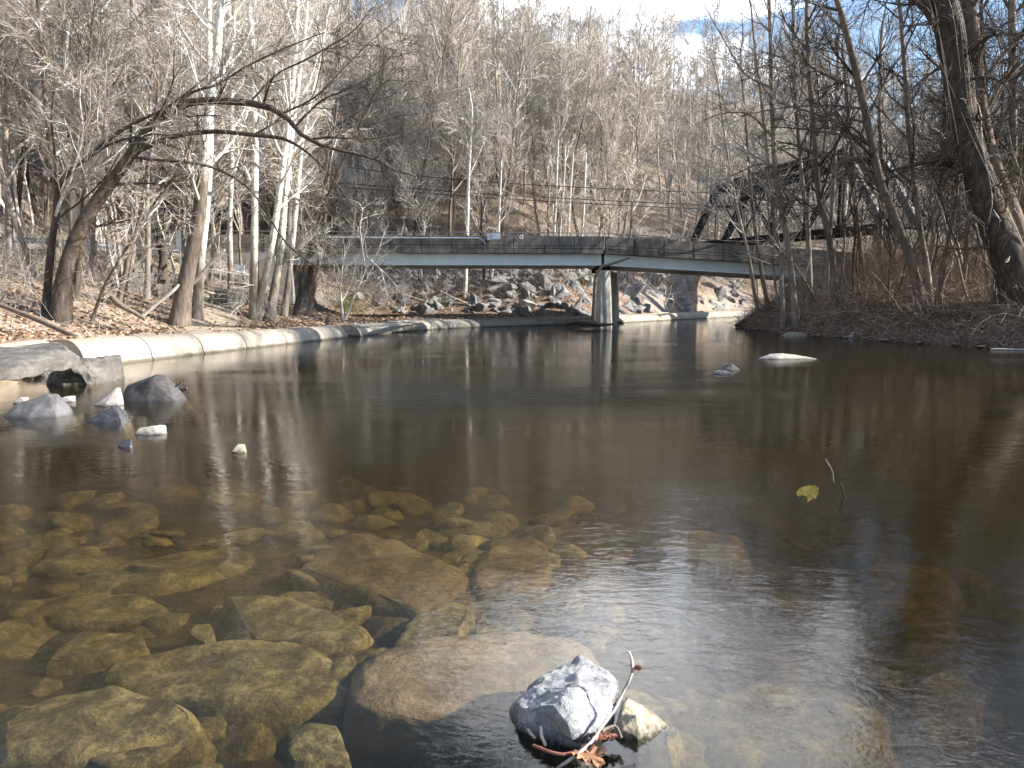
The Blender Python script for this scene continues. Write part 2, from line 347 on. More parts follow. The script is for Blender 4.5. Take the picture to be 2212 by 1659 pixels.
def ground_mat():
    t = NT('ground_cover'); v = t.coord('Object')
    big = t.noise(v, 0.10, 5, 0.6); mid = t.noise(v, 0.9, 6, 0.65); fine = t.noise(v, 9.0, 5, 0.7)
    leaf = t.ramp(fine, [(0.30, (0.11, 0.08, 0.056)), (0.45, (0.26, 0.20, 0.15)), (0.57, (0.41, 0.33, 0.255)), (0.72, (0.58, 0.495, 0.405))])
    leaf = t.mix(t.ramp(mid, [(0.40, 0.0), (0.66, 0.8)]), leaf, (0.19, 0.14, 0.10))
    rockc = t.ramp(t.noise(v, 1.4, 8, 0.7, 0.6), [(0.3, (0.11, 0.105, 0.10)), (0.5, (0.25, 0.24, 0.225)), (0.7, (0.42, 0.39, 0.34))])
    a = t.n('ShaderNodeVertexColor', layer_name='zone'); sp = t.n('ShaderNodeSeparateColor'); t.l(a.outputs['Color'], sp.inputs[0])
    g = t.n('ShaderNodeNewGeometry'); sn = t.n('ShaderNodeSeparateXYZ'); t.l(g.outputs['True Normal'], sn.inputs[0])
    steep = t.math('ADD', t.math('MULTIPLY', sn.outputs['Z'], -1.0), t.math('MULTIPLY', big, 0.55))
    col = t.mix(t.ramp(t.math('ADD', steep, 1.0), [(0.40, 0.0), (0.56, 0.9)]), leaf, rockc)
    sand = t.ramp(t.noise(v, 3.0, 6, 0.65), [(0.3, (0.30, 0.225, 0.155)), (0.6, (0.48, 0.40, 0.30)), (0.8, (0.58, 0.50, 0.40))])
    mud_dark = t.ramp(fine, [(0.3, (0.055, 0.037, 0.026)), (0.5, (0.15, 0.102, 0.073)), (0.70, (0.36, 0.265, 0.20))])
    bed = t.ramp(t.noise(v, 1.6, 7, 0.65, 0.5), [(0.3, (0.022, 0.019, 0.012)), (0.5, (0.065, 0.055, 0.034)), (0.68, (0.14, 0.12, 0.075))])
    nz = t.math('MULTIPLY', t.math('SUBTRACT', mid, 0.5), 0.9)
    def soft(ch):
        return t.ramp(t.math('ADD', sp.outputs[ch], nz), [(0.35, 0.0), (0.62, 1.0)])
    col = t.mix(soft(0), col, sand); col = t.mix(soft(1), col, mud_dark); col = t.mix(sp.outputs[2], col, bed)
    return t.bsdf(col, 0.95, t.math('ADD', mid, fine), 0.8, 0.08, 0.1)
M['ground'] = ground_mat()
def water_mat():
    t = NT('river_water'); 
    v1 = t.coord('Object', (1.0, 1.9, 1)); v2 = t.coord('Object', (1.0, 1.5, 1))
    n1 = t.noise(v1, 3.2, 3, 0.5, 0.6); n4 = t.noise(v2, 30.0, 2, 0.5, 0.6); n2 = t.noise(v2, 11.0, 3, 0.6, 0.9); n3 = t.noise(t.coord('Object', (0.5, 1.6, 1)), 0.45, 3, 0.5)
    zone = t.ramp(t.noise(t.coord('Object', (0.35, 1.0, 1)), 0.35, 4, 0.6), [(0.42, 0.14), (0.60, 1.0)])
    h = t.math('ADD', t.math('MULTIPLY', n1, 0.55), t.math('MULTIPLY', t.math('MULTIPLY', n2, zone), 0.5))
    h = t.math('ADD', h, t.math('MULTIPLY', t.math('MULTIPLY', n4, zone), 0.08))
    h = t.math('ADD', h, t.math('MULTIPLY', n3, 1.2))
    bp = t.n('ShaderNodeBump'); bp.inputs['Strength'].default_value = 1.0; bp.inputs['Distance'].default_value = 0.0055; t.l(h, bp.inputs['Height'])
    lw = t.n('ShaderNodeLayerWeight'); lw.inputs['Blend'].default_value = 0.5; t.l(bp.outputs[0], lw.inputs['Normal'])
    fr = t.math('ADD', t.math('MULTIPLY', t.math('POWER', lw.outputs['Facing'], 5.0), 0.98), 0.02)
    gl = t.n('ShaderNodeBsdfGlossy'); gl.inputs['Roughness'].default_value = 0.012; t.l(bp.outputs[0], gl.inputs['Normal'])
    tr = t.n('ShaderNodeBsdfTransparent'); tr.inputs['Color'].default_value = (0.98, 0.97, 0.94, 1)
    mx = t.n('ShaderNodeMixShader'); t.l(fr, mx.inputs[0]); t.l(tr.outputs[0], mx.inputs[1]); t.l(gl.outputs[0], mx.inputs[2])
    t.l(mx.outputs[0], t.out.inputs['Surface'])
    va = t.n('ShaderNodeVolumeAbsorption'); va.inputs['Color'].default_value = (0.64, 0.57, 0.33, 1); va.inputs['Density'].default_value = 1.8
    vs_ = t.n('ShaderNodeVolumeScatter'); vs_.inputs['Color'].default_value = (0.54, 0.52, 0.40, 1); vs_.inputs['Density'].default_value = 0.055
    ads = t.n('ShaderNodeAddShader'); t.l(va.outputs[0], ads.inputs[0]); t.l(vs_.outputs[0], ads.inputs[1]); t.l(ads.outputs[0], t.out.inputs['Volume']); return t.m
M['water'] = water_mat()

# ------------------------------------------------------------------ ground and water
def axis(dense, coarse):
    return np.array(sorted(set(np.round(np.concatenate([dense, coarse]), 3))))
xs = axis(np.arange(-34, 40.01, 0.42), np.concatenate([np.arange(-120, -34, 2.2), np.arange(40, 200, 2.4), [-900, -500, -300, -200, -150, 240, 300, 450, 900]]))
ys = axis(np.arange(-2, 84.01, 0.42), np.concatenate([np.arange(84, 190, 1.5), [-60, -40, -25, -15, -8, 200, 215, 235, 260, 320, 450, 900]]))
GX, GY = np.meshgrid(xs, ys); GZ = height(GX.ravel(), GY.ravel()).reshape(GX.shape)
nx, ny = len(xs), len(ys)
idx = np.arange(nx * ny).reshape(ny, nx)
g = Geo().add(np.stack([GX, GY, GZ], -1).reshape(-1, 3), np.stack([idx[:-1, :-1], idx[:-1, 1:], idx[1:, 1:], idx[1:, :-1]], -1).reshape(-1, 4))
me = g.mesh('ground', M['ground'], True)
x, y, z = GX.ravel(), GY.ravel(), GZ.ravel()
dL = seg_dist(x, y, LSH); dR = seg_dist(x, y, RSH); inL = in_poly(x, y, LPOLY); inR = in_poly(x, y, RPOLY) & ~inL
path = seg_dist(x, y, np.array([(-13.4, 24), (-12.9, 29), (-13.2, 33), (-14.6, 36.5), (-17, 41), (-20, 46)], float))
sand = np.where(inL, np.maximum(1 - sstep(0.9, 1.9, path), (1 - sstep(1.2, 2.6, dL)) * 0.75), 0) * (y < 60)
mud_dark = np.where(inR, 1 - sstep(2.5, 5.5, dR), 0)
mud_dark = np.maximum(mud_dark, np.where(inL & (dL > 1.8), .55 * sstep(56, 58.5, y) * (1 - sstep(66, 74, y)) * sstep(-14, -10, x), 0))  # same dark brown also darkens the ground under and behind the bridge
bed = ((~inL) & (~inR)) | (z < -0.03)
colr = np.stack([sand, mud_dark, bed.astype(float), np.ones_like(sand)], -1).astype(np.float32)
ca = me.color_attributes.new('zone', 'FLOAT_COLOR', 'POINT'); ca.data.foreach_set('color', colr.ravel())
tag(obj('ground', me), kind='structure')
wx = np.array([-40, 160.0]); wy = np.array([-60, 140.0])
g = Geo().box((65, 45, -2.0), 210, 210, 4.0)
tag(obj('water', g.mesh('water', M['water'])), kind='structure')
def ribbon(P, Z, w, name, mat, dz):
    P = np.asarray(P); T = np.gradient(P, axis=0); T /= np.linalg.norm(T, axis=1, keepdims=True); N = np.stack([-T[:, 1], T[:, 0]], 1)
    v = []; f = []
    for p, n_, z_ in zip(P, N, Z): v += [(*(p + n_ * w), z_ + dz), (*(p - n_ * w), z_ + dz)]
    for i in range(len(P) - 1): f.append((2 * i, 2 * i + 1, 2 * i + 3, 2 * i + 2))
    tag(obj(name, Geo().add(v, f).mesh(name, mat)), kind='structure')
ribbon(ROAD_L, ROAD_LZ, 2.9, 'road', M['asphalt'], 0.06); ribbon(ROAD_R, ROAD_RZ, 3.2, 'road', M['asphalt'], 0.06)

# ------------------------------------------------------------------ trees
def branch(rng, P, R, count, t0, t1, length, ang, n, jit, up, rm, rtip, par_len=True):
    N, m, _ = P.shape
    par = np.repeat(np.arange(N), count); K = len(par)
    t = t0 + (t1 - t0) * rng.random(K) if count > 1 else np.full(K, 0.5 * (t0 + t1))
    if N == 1: t = t0 + (t1 - t0) * (np.arange(K) + rng.random(K)) / K
    u = t * (m - 1); i = np.clip(u.astype(int), 0, m - 2); f = (u - i)[:, None]
    base = P[par, i] * (1 - f) + P[par, i + 1] * f
    rr = R[par, i] * (1 - f[:, 0]) + R[par, i + 1] * f[:, 0]
    T = P[par, i + 1] - P[par, i]; T /= np.linalg.norm(T, axis=1, keepdims=True) + 1e-9
    rv = rng.normal(size=(K, 3)); rv -= (rv * T).sum(1, keepdims=True) * T; rv /= np.linalg.norm(rv, axis=1, keepdims=True) + 1e-9
    a = np.radians(ang[0] + (ang[1] - ang[0]) * rng.random(K))[:, None]
    D = T * np.cos(a) + rv * np.sin(a)
    L = (length[0] + (length[1] - length[0]) * rng.random(K)) * (1.15 - 0.7 * t)
    pts = np.zeros((K, n, 3)); pts[:, 0] = base; d = D
    for s in range(1, n):
        d = d + rng.normal(size=(K, 3)) * jit; d[:, 2] += up; d /= np.linalg.norm(d, axis=1, keepdims=True)
        pts[:, s] = pts[:, s - 1] + d * (L / (n - 1))[:, None]
    r0 = np.maximum(np.minimum(rr * rm, L * 0.03), rtip * 1.3)
    rad_ = r0[:, None] + (rtip - r0)[:, None] * np.linspace(0, 1, n)[None]
    return pts, rad_
def smooth_trunk(pts, rs, n, rng, jit):
    q = np.column_stack([pts, rs]); c = crom(q, n); P, R = c[:, :3], np.maximum(c[:, 3], 0.008)
    w = rng.normal(size=(n, 3)) * jit; w[0] = 0; P = P + np.cumsum(w, 0) * 0.25
    return P, R
LV = dict(  # crown recipes: (count, t0, t1, length, angle, points, jitter, up, rmul, rtip)
    full=[(17, .28, .98, (2.4, 6.0), (28, 62), 8, .11, .05, .55, .012), (8, .2, 1, (.9, 2.8), (25, 55), 6, .13, .03, .6, .008), (6, .15, 1, (.4, 1.4), (22, 55), 4, .14, .02, .7, .005)],
    slim=[(14, .22, .98, (1.2, 3.6), (28, 58), 6, .10, .06, .5, .010), (6, .2, 1, (.5, 1.7), (22, 55), 4, .12, .03, .6, .007), (5, .15, 1, (.3, .9), (22, 55), 3, .14, .02, .7, .005)],
    limbs=[(10, .12, 1, (1.0, 3.6), (32, 70), 7, .13, .04, .5, .009), (7, .15, 1, (.5, 1.8), (22, 55), 5, .14, .02, .6, .006), (5, .15, 1, (.25, .9), (22, 55), 3, .14, .0, .7, .004)],
    vine=[(26, .15, .98, (1.6, 4.5), (40, 85), 7, .25, -.02, .4, .012), (8, .1, 1, (.8, 2.2), (30, 80), 5, .25, -.28, .6, .007), (6, .1, 1, (.5, 1.6), (30, 80), 4, .25, -.22, .7, .004)],
)
def crown_geo(rng, trunks, recipe, g=None, extra_up=None, mul=1.0):
    """trunks: list of (P,R). Returns Geo with every branch and twig."""
    g = g or Geo(); n = max(len(p) for p, r in trunks)
    P = np.stack([crom(p, n) if len(p) != n else p for p, r in trunks]); R = np.stack([np.interp(np.linspace(0, 1, n), np.linspace(0, 1, len(r)), r) for p, r in trunks])
    for li, (c, t0, t1, L, a, m, j, up, rm, rt) in enumerate(recipe):
        c = max(1, int(round(c * (mul if li else 1))))
        P, R = branch(rng, P, R, c, t0, t1, L, a, m, j, up, rm, rt)
        v, f = tubes(P, R, 5 if li == 0 else 3); g.add(v, f)
    return g
ATREES = []
def traced_tree(name, label, pts, mat, twig, recipe='full', limbs=(), Y=None, seed=0, top=None, cat='tree', group=None, drift=0.0, mul=1.0, k=9, jit=0.015, flare=1.35, vines=False):
    rng = np.random.default_rng(seed + 100)
    b = hit(pts[0][0], pts[0][1]) if Y is None else at_depth(pts[0][0], pts[0][1], Y)
    Y = b[1]; W = []; RR = []
    yb = pts[0][1]
    for p in pts:
        d = Y + drift * (yb - p[1]) / 100.0
        q = at_depth(p[0], p[1], d); W.append(q); RR.append(p[2] * 0.5 * d / F)
    W = np.array(W); RR = np.array(RR)
    if top is not None:           # carry the trunk on above the picture
        d = W[-1] - W[-2]; d /= np.linalg.norm(d); d[2] = max(d[2], .6); d /= np.linalg.norm(d)
        steps = 3
        for s in range(1, steps + 1):
            W = np.vstack([W, W[-1] + d * top / steps + rng.normal(size=3) * 0.15]); RR = np.append(RR, RR[-1] * (1 - 0.28 * s))
    base = W[0].copy(); base[2] = min(H(base[0], base[1]), base[2]) - 0.05
    W[0][2] = base[2] - 0.1
    RR = RR.copy(); RR[0] *= flare
    P, R = smooth_trunk(W - base, RR, 26, rng, jit)
    t = empty(name, base, label, cat, group)
    g = Geo(); v, f = tubes(P[None], R[None], k); g.add(v, f)
    if k >= 9: # buttress wobble of the bark
        vv = g.v[0]; vv += 0.10 * np.repeat(R, k)[:, None] * fbm(vv * [3, 3, .8], 3, seed)[:, None]
    obj('trunk', g.mesh('trunk', M[mat], True), t)
    tr = [(P, R)]
    for lb in limbs:
        LW = np.array([at_depth(p[0], p[1], Y + drift * (yb - p[1]) / 100.0 + (p[3] if len(p) > 3 else 0)) for p in lb]) - base
        LR = np.array([p[2] * 0.5 * Y / F for p in lb])
        lp, lr = smooth_trunk(LW, LR, 22, rng, jit * .6)
        gl = Geo(); v, f = tubes(lp[None], lr[None], 7); gl.add(v, f)
        obj('limb', gl.mesh('limb', M[mat], True), t)
        tr.append((lp, lr))
    rec = LV[recipe] if isinstance(recipe, str) else recipe
    gc = crown_geo(rng, [tr[0]], rec, mul=mul)
    if len(tr) > 1: crown_geo(rng, tr[1:], LV['limbs'], gc, mul=mul)
    obj('crown', gc.mesh('crown', M[twig], False), t)
    if vines:
        gv = Geo()
        for q in range(14):
            a = rng.random() * 6.28; t0 = rng.uniform(0, .3); n = 30; tt = np.linspace(t0, rng.uniform(.6, 1), n)
            c = crom(P, 200)[(tt * 199).astype(int)]; r = np.interp(tt, np.linspace(0, 1, len(R)), R)
            ph = a + np.linspace(0, rng.normal() * 3.0, n) + .4 * np.sin(np.linspace(0, rng.uniform(4, 12), n))
            off = np.stack([np.cos(ph), np.sin(ph), np.zeros(n)], 1) * (r * (1.08 + .16 * np.sin(np.linspace(0, rng.uniform(6, 20), n) + a)) + .02)[:, None]
            gv.tube(c + off, rng.uniform(.008, .024), 5)
        lev = [(60, .02, .98, (.5, 1.6), (50, 95), 5, .35, .0, .3, .008), (6, .1, 1, (.3, .9), (30, 80), 4, .3, -.05, .6, .004)]
        crown_geo(rng, [(P, R)], lev, gv)
        obj('vine', gv.mesh('vine', M['twig_tan'], False), t)
    ATREES.append((base[0], base[1]))
    return t

# --- left bank, traced one by one
traced_tree('leaning_tree', 'thin dark trunk leaning right beside the arching tree on the left bank',
    [(97, 640, 17), (108, 560, 15), (120, 470, 13), (126, 405, 11), (150, 375, 10), (213, 320, 9), (262, 284, 8), (310, 258, 6), (350, 240, 5), (400, 205, 4), (450, 165, 3)],
    'bark_dark', 'twig_grey', 'full', seed=1, Y=29.5,
    limbs=[[(120, 400, 6), (118, 330, 5), (112, 250, 4), (120, 160, 3), (110, 60, 2)], [(180, 350, 6), (240, 310, 5), (330, 290, 4), (390, 300, 2)], [(126, 470, 5), (180, 430, 4), (230, 380, 3), (260, 330, 2)]])
traced_tree('arching_tree', 'dark tree arching far to the right over the left bank',
    [(128, 652, 36.4), (140, 590, 32.5), (158, 530, 29.9), (185, 470, 28.6), (215, 425, 26.0), (255, 370, 23.4), (290, 320, 20.8), (320, 275, 19.5), (355, 245, 16.9), (400, 222, 16.9), (450, 216, 15.6), (540, 221, 14.3), (580, 230, 13.0), (610, 245, 11.7), (640, 272, 10.4), (665, 302, 9.1), (725, 320, 6.5), (750, 330, 6.5), (800, 336, 5.2), (850, 365, 3.9), (900, 380, 2.6)],
    'bark_dark', 'twig_dark', LV['limbs'], seed=2, Y=29.0, drift=0.2,
    limbs=[[(270, 352, 13), (300, 325, 12), (350, 303, 11), (400, 290, 10), (470, 284, 10), (540, 291, 9), (615, 300, 8), (650, 320, 6), (690, 350, 5), (725, 395, 4), (765, 445, 3), (810, 475, 2)],
           [(665, 302, 5), (710, 297, 5), (760, 299, 4), (815, 298, 3), (870, 280, 2)],
           [(355, 245, 7), (385, 220, 7), (420, 196, 6), (470, 182, 5), (520, 150, 4), (600, 110, 3), (700, 70, 2)],
           [(640, 272, 5), (665, 245, 5), (700, 215, 4), (760, 190, 3), (810, 160, 2)],
           [(765, 300, 4), (785, 255, 3), (790, 235, 3), (815, 195, 3), (840, 170, 2)],
           [(280, 338, 7), (330, 345, 6), (400, 350, 6), (460, 362, 5), (530, 400, 5), (570, 450, 4), (600, 500, 4), (640, 545, 3), (720, 600, 2)],
           [(610, 245, 5), (680, 210, 4), (740, 150, 3), (800, 90, 2), (860, 40, 2)],
           [(540, 221, 5), (600, 160, 4), (660, 130, 4), (760, 70, 3), (800, 20, 2)],
           [(725, 395, 3), (700, 440, 2), (690, 480, 2)]])
traced_tree('bare_tree', 'thick brown trunk by the sandy path, white-barked at its top',
    [(387, 702, 46), (393, 650, 36), (402, 600, 33), (411, 560, 31), (425, 490, 29), (434, 420, 26), (440, 370, 23), (445, 300, 21), (452, 230, 19), (464, 150, 17), (473, 60, 15), (478, 0, 14)],
    'bark_white_high', 'twig_grey', 'full', seed=3, top=6.0, flare=1.2,
    limbs=[[(440, 330, 8), (420, 352, 6), (370, 390, 5), (300, 490, 4), (255, 565, 2)], [(455, 210, 7), (500, 160, 6), (560, 110, 4), (640, 70, 3)], [(470, 60, 6), (420, 20, 5), (380, -20, 3)]])
traced_tree('white_barked_tree', 'pale-barked trunk close behind the thick brown trunk on the path',
    [(424, 670, 21), (430, 600, 19), (441, 480, 17), (450, 370, 15), (453, 250, 14), (452, 180, 13), (451, 100, 12), (450, 0, 11)],
    'bark_white', 'twig_pale', 'full', seed=4, top=5.5, Y=36.5, limbs=[[(452, 180, 6), (400, 110, 5), (385, 40, 4), (380, -30, 3)]])
traced_tree('white_barked_tree', 'straight white trunk, tallest upright one left of the bridge',
    [(547, 668, 18), (551, 500, 16), (552, 330, 14), (549, 200, 12), (545, 80, 11), (536, 0, 10)],
    'bark_white', 'twig_pale', 'full', seed=5, top=5.0, Y=40.0, limbs=[[(549, 200, 6), (590, 110, 5), (620, 40, 4), (640, -30, 3)], [(548, 180, 5), (515, 90, 4), (500, 0, 3)]])
traced_tree('white_barked_tree', 'white trunk leaning right, foremost of the slanting clump left of the bridge',
    [(548, 690, 19), (572, 600, 16), (592, 500, 14), (606, 400, 13), (617, 320, 12), (627, 250, 11), (633, 180, 10), (640, 100, 9), (643, 0, 8)],
    'bark_white', 'twig_pale', 'full', seed=6, top=4.5, limbs=[[(627, 250, 5), (670, 170, 4), (700, 90, 3), (760, 20, 2)], [(572, 600, 5), (545, 630, 4), (530, 660, 3)]])
traced_tree('white_barked_tree', 'white trunk leaning right, middle one of the slanting clump left of the bridge',
    [(580, 692, 20), (593, 620, 18), (606, 540, 15), (613, 450, 13), (622, 360, 11), (632, 270, 10), (648, 150, 8), (660, 40, 7)],
    'bark_white', 'twig_pale', 'full', seed=7, top=4.0, limbs=[[(600, 580, 6), (640, 545, 5), (690, 500, 3)]])
traced_tree('white_barked_tree', 'white trunk leaning right, nearest the bridge end in the slanting clump',
    [(612, 682, 13), (625, 590, 12), (637, 470, 11), (645, 380, 10), (655, 290, 8), (690, 130, 6), (710, 20, 5)],
    'bark_white', 'twig_pale', 'slim', seed=8, top=3.0)
traced_tree('leaning_tree', 'dark slender trunk slanting right in front of the bridge girder end',
    [(636, 672, 10), (664, 560, 9), (692, 470, 8), (722, 390, 7), (742, 345, 5), (770, 270, 4)], 'bark_dark', 'twig_dark', 'slim', seed=9, Y=44)
traced_tree('leaning_tree', 'brown slender trunk slanting right beside the end of the bridge parapet',
    [(664, 668, 11), (685, 590, 9), (700, 500, 8), (704, 440, 7), (715, 330, 5), (730, 220, 4)], 'bark_brown', 'twig_tan', 'slim', seed=10, Y=45)
traced_tree('white_barked_tree', 'bright white trunk rising behind the arching dark tree at the left',
    [(166, 600, 13), (165, 420, 13), (160, 290, 12), (149, 190, 11), (143, 100, 10), (150, 30, 9), (160, -10, 8)],
    'bark_pale', 'twig_pale', 'full', seed=11, Y=37, top=4, limbs=[[(147, 170, 6), (115, 90, 4), (90, 10, 3)]])
traced_tree('bare_tree', 'tall brown trunk left of the bright white trunk at the far left',
    [(124, 600, 11), (120, 400, 11), (106, 300, 10), (92, 130, 9), (83, 0, 8)], 'bark_brown', 'twig_grey', 'full', seed=12, Y=36, top=4, limbs=[[(95, 160, 5), (60, 80, 4), (20, 10, 3)]])
traced_tree('bare_tree', 'greyish trunk at the left edge of the photo beside the guard rail',
    [(18, 580, 17), (20, 480, 15), (14, 330, 13), (8, 200, 11), (2, 100, 9), (-6, 0, 8)], 'bark_grey', 'twig_grey', 'full', seed=13, Y=38, top=4, limbs=[[(8, 200, 6), (45, 110, 4), (70, 20, 3)]])
traced_tree('bare_tree', 'dark forked trunk by the stone wall left of the thick brown trunk',
    [(350, 592, 20), (352, 560, 16), (355, 500, 10), (357, 420, 8), (350, 300, 6), (360, 180, 4)], 'bark_dark', 'twig_dark', 'full', seed=14, Y=41, limbs=[[(350, 555, 10), (335, 500, 8), (325, 400, 6), (320, 280, 4), (330, 150, 3)]])
traced_tree('bare_tree', 'pale straight trunk in front of the ruined stone wall',
    [(317, 646, 12), (319, 580, 11), (320, 500, 11), (318, 400, 9), (322, 280, 7), (330, 150, 5)], 'bark_grey', 'twig_grey', 'full', seed=15, top=2)
traced_tree('leaning_tree', 'brown trunk leaning right between the arching tree and the ruined wall',
    [(252, 622, 12), (280, 550, 11), (300, 480, 10), (315, 390, 9), (326, 310, 7), (340, 200, 5)], 'bark_brown', 'twig_grey', 'slim', seed=16, Y=34, top=2)
traced_tree('sapling', 'pair-thin sapling leaning right above the sandy path at the left',
    [(196, 695, 7), (212, 650, 6), (232, 605, 6), (258, 560, 5), (285, 520, 4), (310, 440, 3)], 'bark_brown', 'twig_tan', 'slim', seed=17, mul=.6)
traced_tree('white_barked_tree', 'slim white trunk between the thick brown trunk and the straight white trunk',
    [(498, 640, 11), (496, 500, 10), (500, 350, 9), (499, 200, 8), (495, 60, 7), (494, -10, 6)], 'bark_white', 'twig_pale', 'full', seed=18, Y=42, top=3, limbs=[[(499, 200, 4), (470, 120, 3), (460, 30, 2)]])
traced_tree('bare_tree', 'dark trunk standing just behind the base of the arching tree',
    [(160, 655, 14), (172, 560, 12), (180, 470, 10), (184, 350, 8), (190, 200, 6), (200, 60, 5)], 'bark_dark', 'twig_dark', 'full', seed=19, Y=33, top=2)
traced_tree('bare_tree', 'pinkish slim trunk just left of the thick brown trunk',
    [(397, 600, 9), (396, 480, 8), (394, 350, 7), (390, 200, 5), (392, 60, 4)], 'bark_grey', 'twig_grey', 'slim', seed=20, Y=44, top=2)
traced_tree('bare_tree', 'dark trunk forking high above the guard rail near the left edge',
    [(288, 560, 9), (285, 400, 9), (287, 280, 8), (286, 150, 7), (284, 0, 5)], 'bark_dark', 'twig_dark', 'full', seed=21, Y=47, top=3)
traced_tree('sapling', 'pale branching sapling in front of the left girder end',
    [(740, 660, 5), (735, 620, 4), (741, 575, 3), (745, 540, 3)], 'bark_pale', 'twig_pale', 'slim', seed=22, mul=.5, Y=46)
traced_tree('sapling', 'crooked pale sapling leaning right over the rocks beside the left girder',
    [(742, 690, 6), (765, 640, 5), (782, 600, 5), (800, 560, 4), (815, 545, 3), (830, 500, 2)], 'bark_pale', 'twig_pale', 'slim', seed=23, mul=.6, limbs=[[(800, 562, 4), (830, 590, 3), (858, 620, 2)], [(790, 585, 3), (778, 500, 3), (776, 440, 2), (690, 425, 2)]], Y=45)
# --- behind and under the bridge
traced_tree('sapling', 'tall white sapling in line with the dark pipe stretch, passing behind the bridge',
    [(1001, 686, 11), (1007, 580, 8), (1010, 500, 8), (1012, 400, 7), (1017, 290, 6), (1019, 240, 5), (1012, 190, 4)], 'bark_pale', 'twig_pale', 'slim', seed=30, Y=61,
    limbs=[[(1014, 330, 4), (995, 290, 3), (985, 250, 2)], [(1013, 380, 4), (1040, 320, 3), (1060, 260, 2)], [(1016, 300, 3), (1045, 285, 2), (1070, 270, 2)]])
traced_tree('sapling', 'white sapling directly behind the grey box on the bridge parapet',
    [(1050, 686, 8), (1063, 585, 7), (1075, 510, 6), (1079, 430, 5), (1083, 340, 4)], 'bark_pale', 'twig_pale', 'slim', seed=31, Y=62)
for k, (lab, pts) in enumerate([
    ('leftmost of the four pale stems rising close together above the bridge, left of the pier', [(1166, 682, 7), (1192, 580, 6), (1197, 500, 6), (1202, 400, 5), (1206, 300, 4)]),
    ('second from the left of the four pale stems above the bridge, left of the pier', [(1206, 660, 6), (1208, 560, 5), (1211, 480, 5), (1218, 400, 4), (1222, 310, 3)]),
    ('third from the left of the four pale stems above the bridge, left of the pier', [(1222, 660, 6), (1226, 540, 6), (1231, 440, 5), (1238, 330, 4)]),
    ('rightmost of the four pale stems rising above the bridge, nearest the pier', [(1243, 666, 6), (1254, 540, 6), (1261, 440, 5), (1265, 330, 4)])]):
    traced_tree('sapling', lab, pts, 'bark_pale', 'twig_pale', 'slim', seed=32 + k, Y=63 + k * .8, group='pale saplings behind the bridge', mul=.8)
# --- right bank, traced
traced_tree('vine_covered_tree', 'massive vine-covered trunk leaning left at the right edge',
    [(2225, 672, 96), (2195, 600, 76), (2165, 520, 64), (2132, 440, 56), (2104, 340, 52), (2082, 240, 50), (2062, 130, 50), (2038, 10, 52)],
    'bark_dark', 'twig_dark', 'vine', seed=40, Y=33.0, top=6, flare=1.15, vines=True,
    limbs=[[(2045, 60, 16), (2000, 20, 12), (1950, -10, 9), (1890, -20, 6), (1840, 0, 4)], [(2125, 420, 12), (2068, 345, 9), (2007, 348, 8), (1922, 370, 6)], [(2060, 120, 14), (2020, 60, 11), (1990, 0, 8), (1960, -80, 5)]])
traced_tree('bare_tree', 'smooth grey trunk rising against the vine-covered trunk on its right side',
    [(2235, 600, 40), (2190, 470, 34), (2150, 370, 31), (2128, 290, 28), (2115, 200, 26), (2104, 100, 25), (2090, 0, 24)],
    'bark_brown', 'twig_dark', 'full', seed=41, Y=33.8, top=6, limbs=[[(2125, 270, 8), (2170, 180, 6), (2212, 130, 5), (2260, 80, 3)], [(2112, 190, 8), (2170, 115, 7), (2230, 60, 5)], [(2260, 80, 8), (2180, 72, 7), (2130, 80, 6), (2080, 110, 5), (2020, 150, 4), (1960, 200, 2)]])
traced_tree('leaning_tree', 'grey trunk leaning left, thickest of the slanting ones on the right bank',
    [(1996, 672, 22), (1980, 610, 20), (1965, 560, 19), (1932, 465, 17), (1905, 405, 16), (1881, 302, 15), (1856, 189, 14), (1832, 88, 13), (1816, 25, 11), (1800, -20, 10)],
    'bark_brown', 'twig_dark', 'full', seed=42, Y=36.5, top=4,
    limbs=[[(1858, 195, 5), (1790, 165, 5), (1735, 130, 4), (1690, 60, 3)], [(1866, 235, 5), (1800, 228, 4), (1700, 232, 3), (1600, 250, 2)], [(1882, 320, 5), (1840, 275, 5), (1760, 245, 4), (1680, 220, 3)], [(1884, 340, 5), (1840, 300, 4), (1745, 280, 4), (1660, 275, 2)], [(1897, 400, 4), (1830, 335, 4), (1750, 345, 4), (1680, 370, 3)]])
traced_tree('bare_tree', 'upright slim trunk between the slanting grey trunk and the vine-covered trunk',
    [(2010, 640, 13), (2003, 580, 12), (1990, 511, 12), (1980, 440, 11), (1964, 302, 10), (1954, 151, 9), (1947, 63, 8), (1939, -5, 8)], 'bark_grey', 'twig_dark', 'full', seed=43, Y=38, top=3)
traced_tree('bare_tree', 'crooked tall trunk in front of the right girder end',
    [(1806, 655, 15), (1800, 590, 14), (1796, 541, 13), (1780, 466, 13), (1768, 416, 12), (1760, 290, 11), (1750, 176, 10), (1743, 63, 9), (1744, -5, 8)], 'bark_brown', 'twig_dark', 'full', seed=44, Y=42, top=4,
    limbs=[[(1785, 480, 5), (1762, 455, 4), (1728, 430, 4), (1700, 440, 2)], [(1750, 176, 5), (1700, 130, 4), (1640, 110, 2)]])
traced_tree('bare_tree', 'slim trunk crossing the truss bridge, third tall one left of the slanting grey trunk',
    [(1752, 640, 10), (1745, 491, 10), (1733, 390, 9), (1720, 227, 8), (1718, 151, 7), (1712, -5, 6)], 'bark_grey', 'twig_dark', 'full', seed=45, Y=45, top=3)
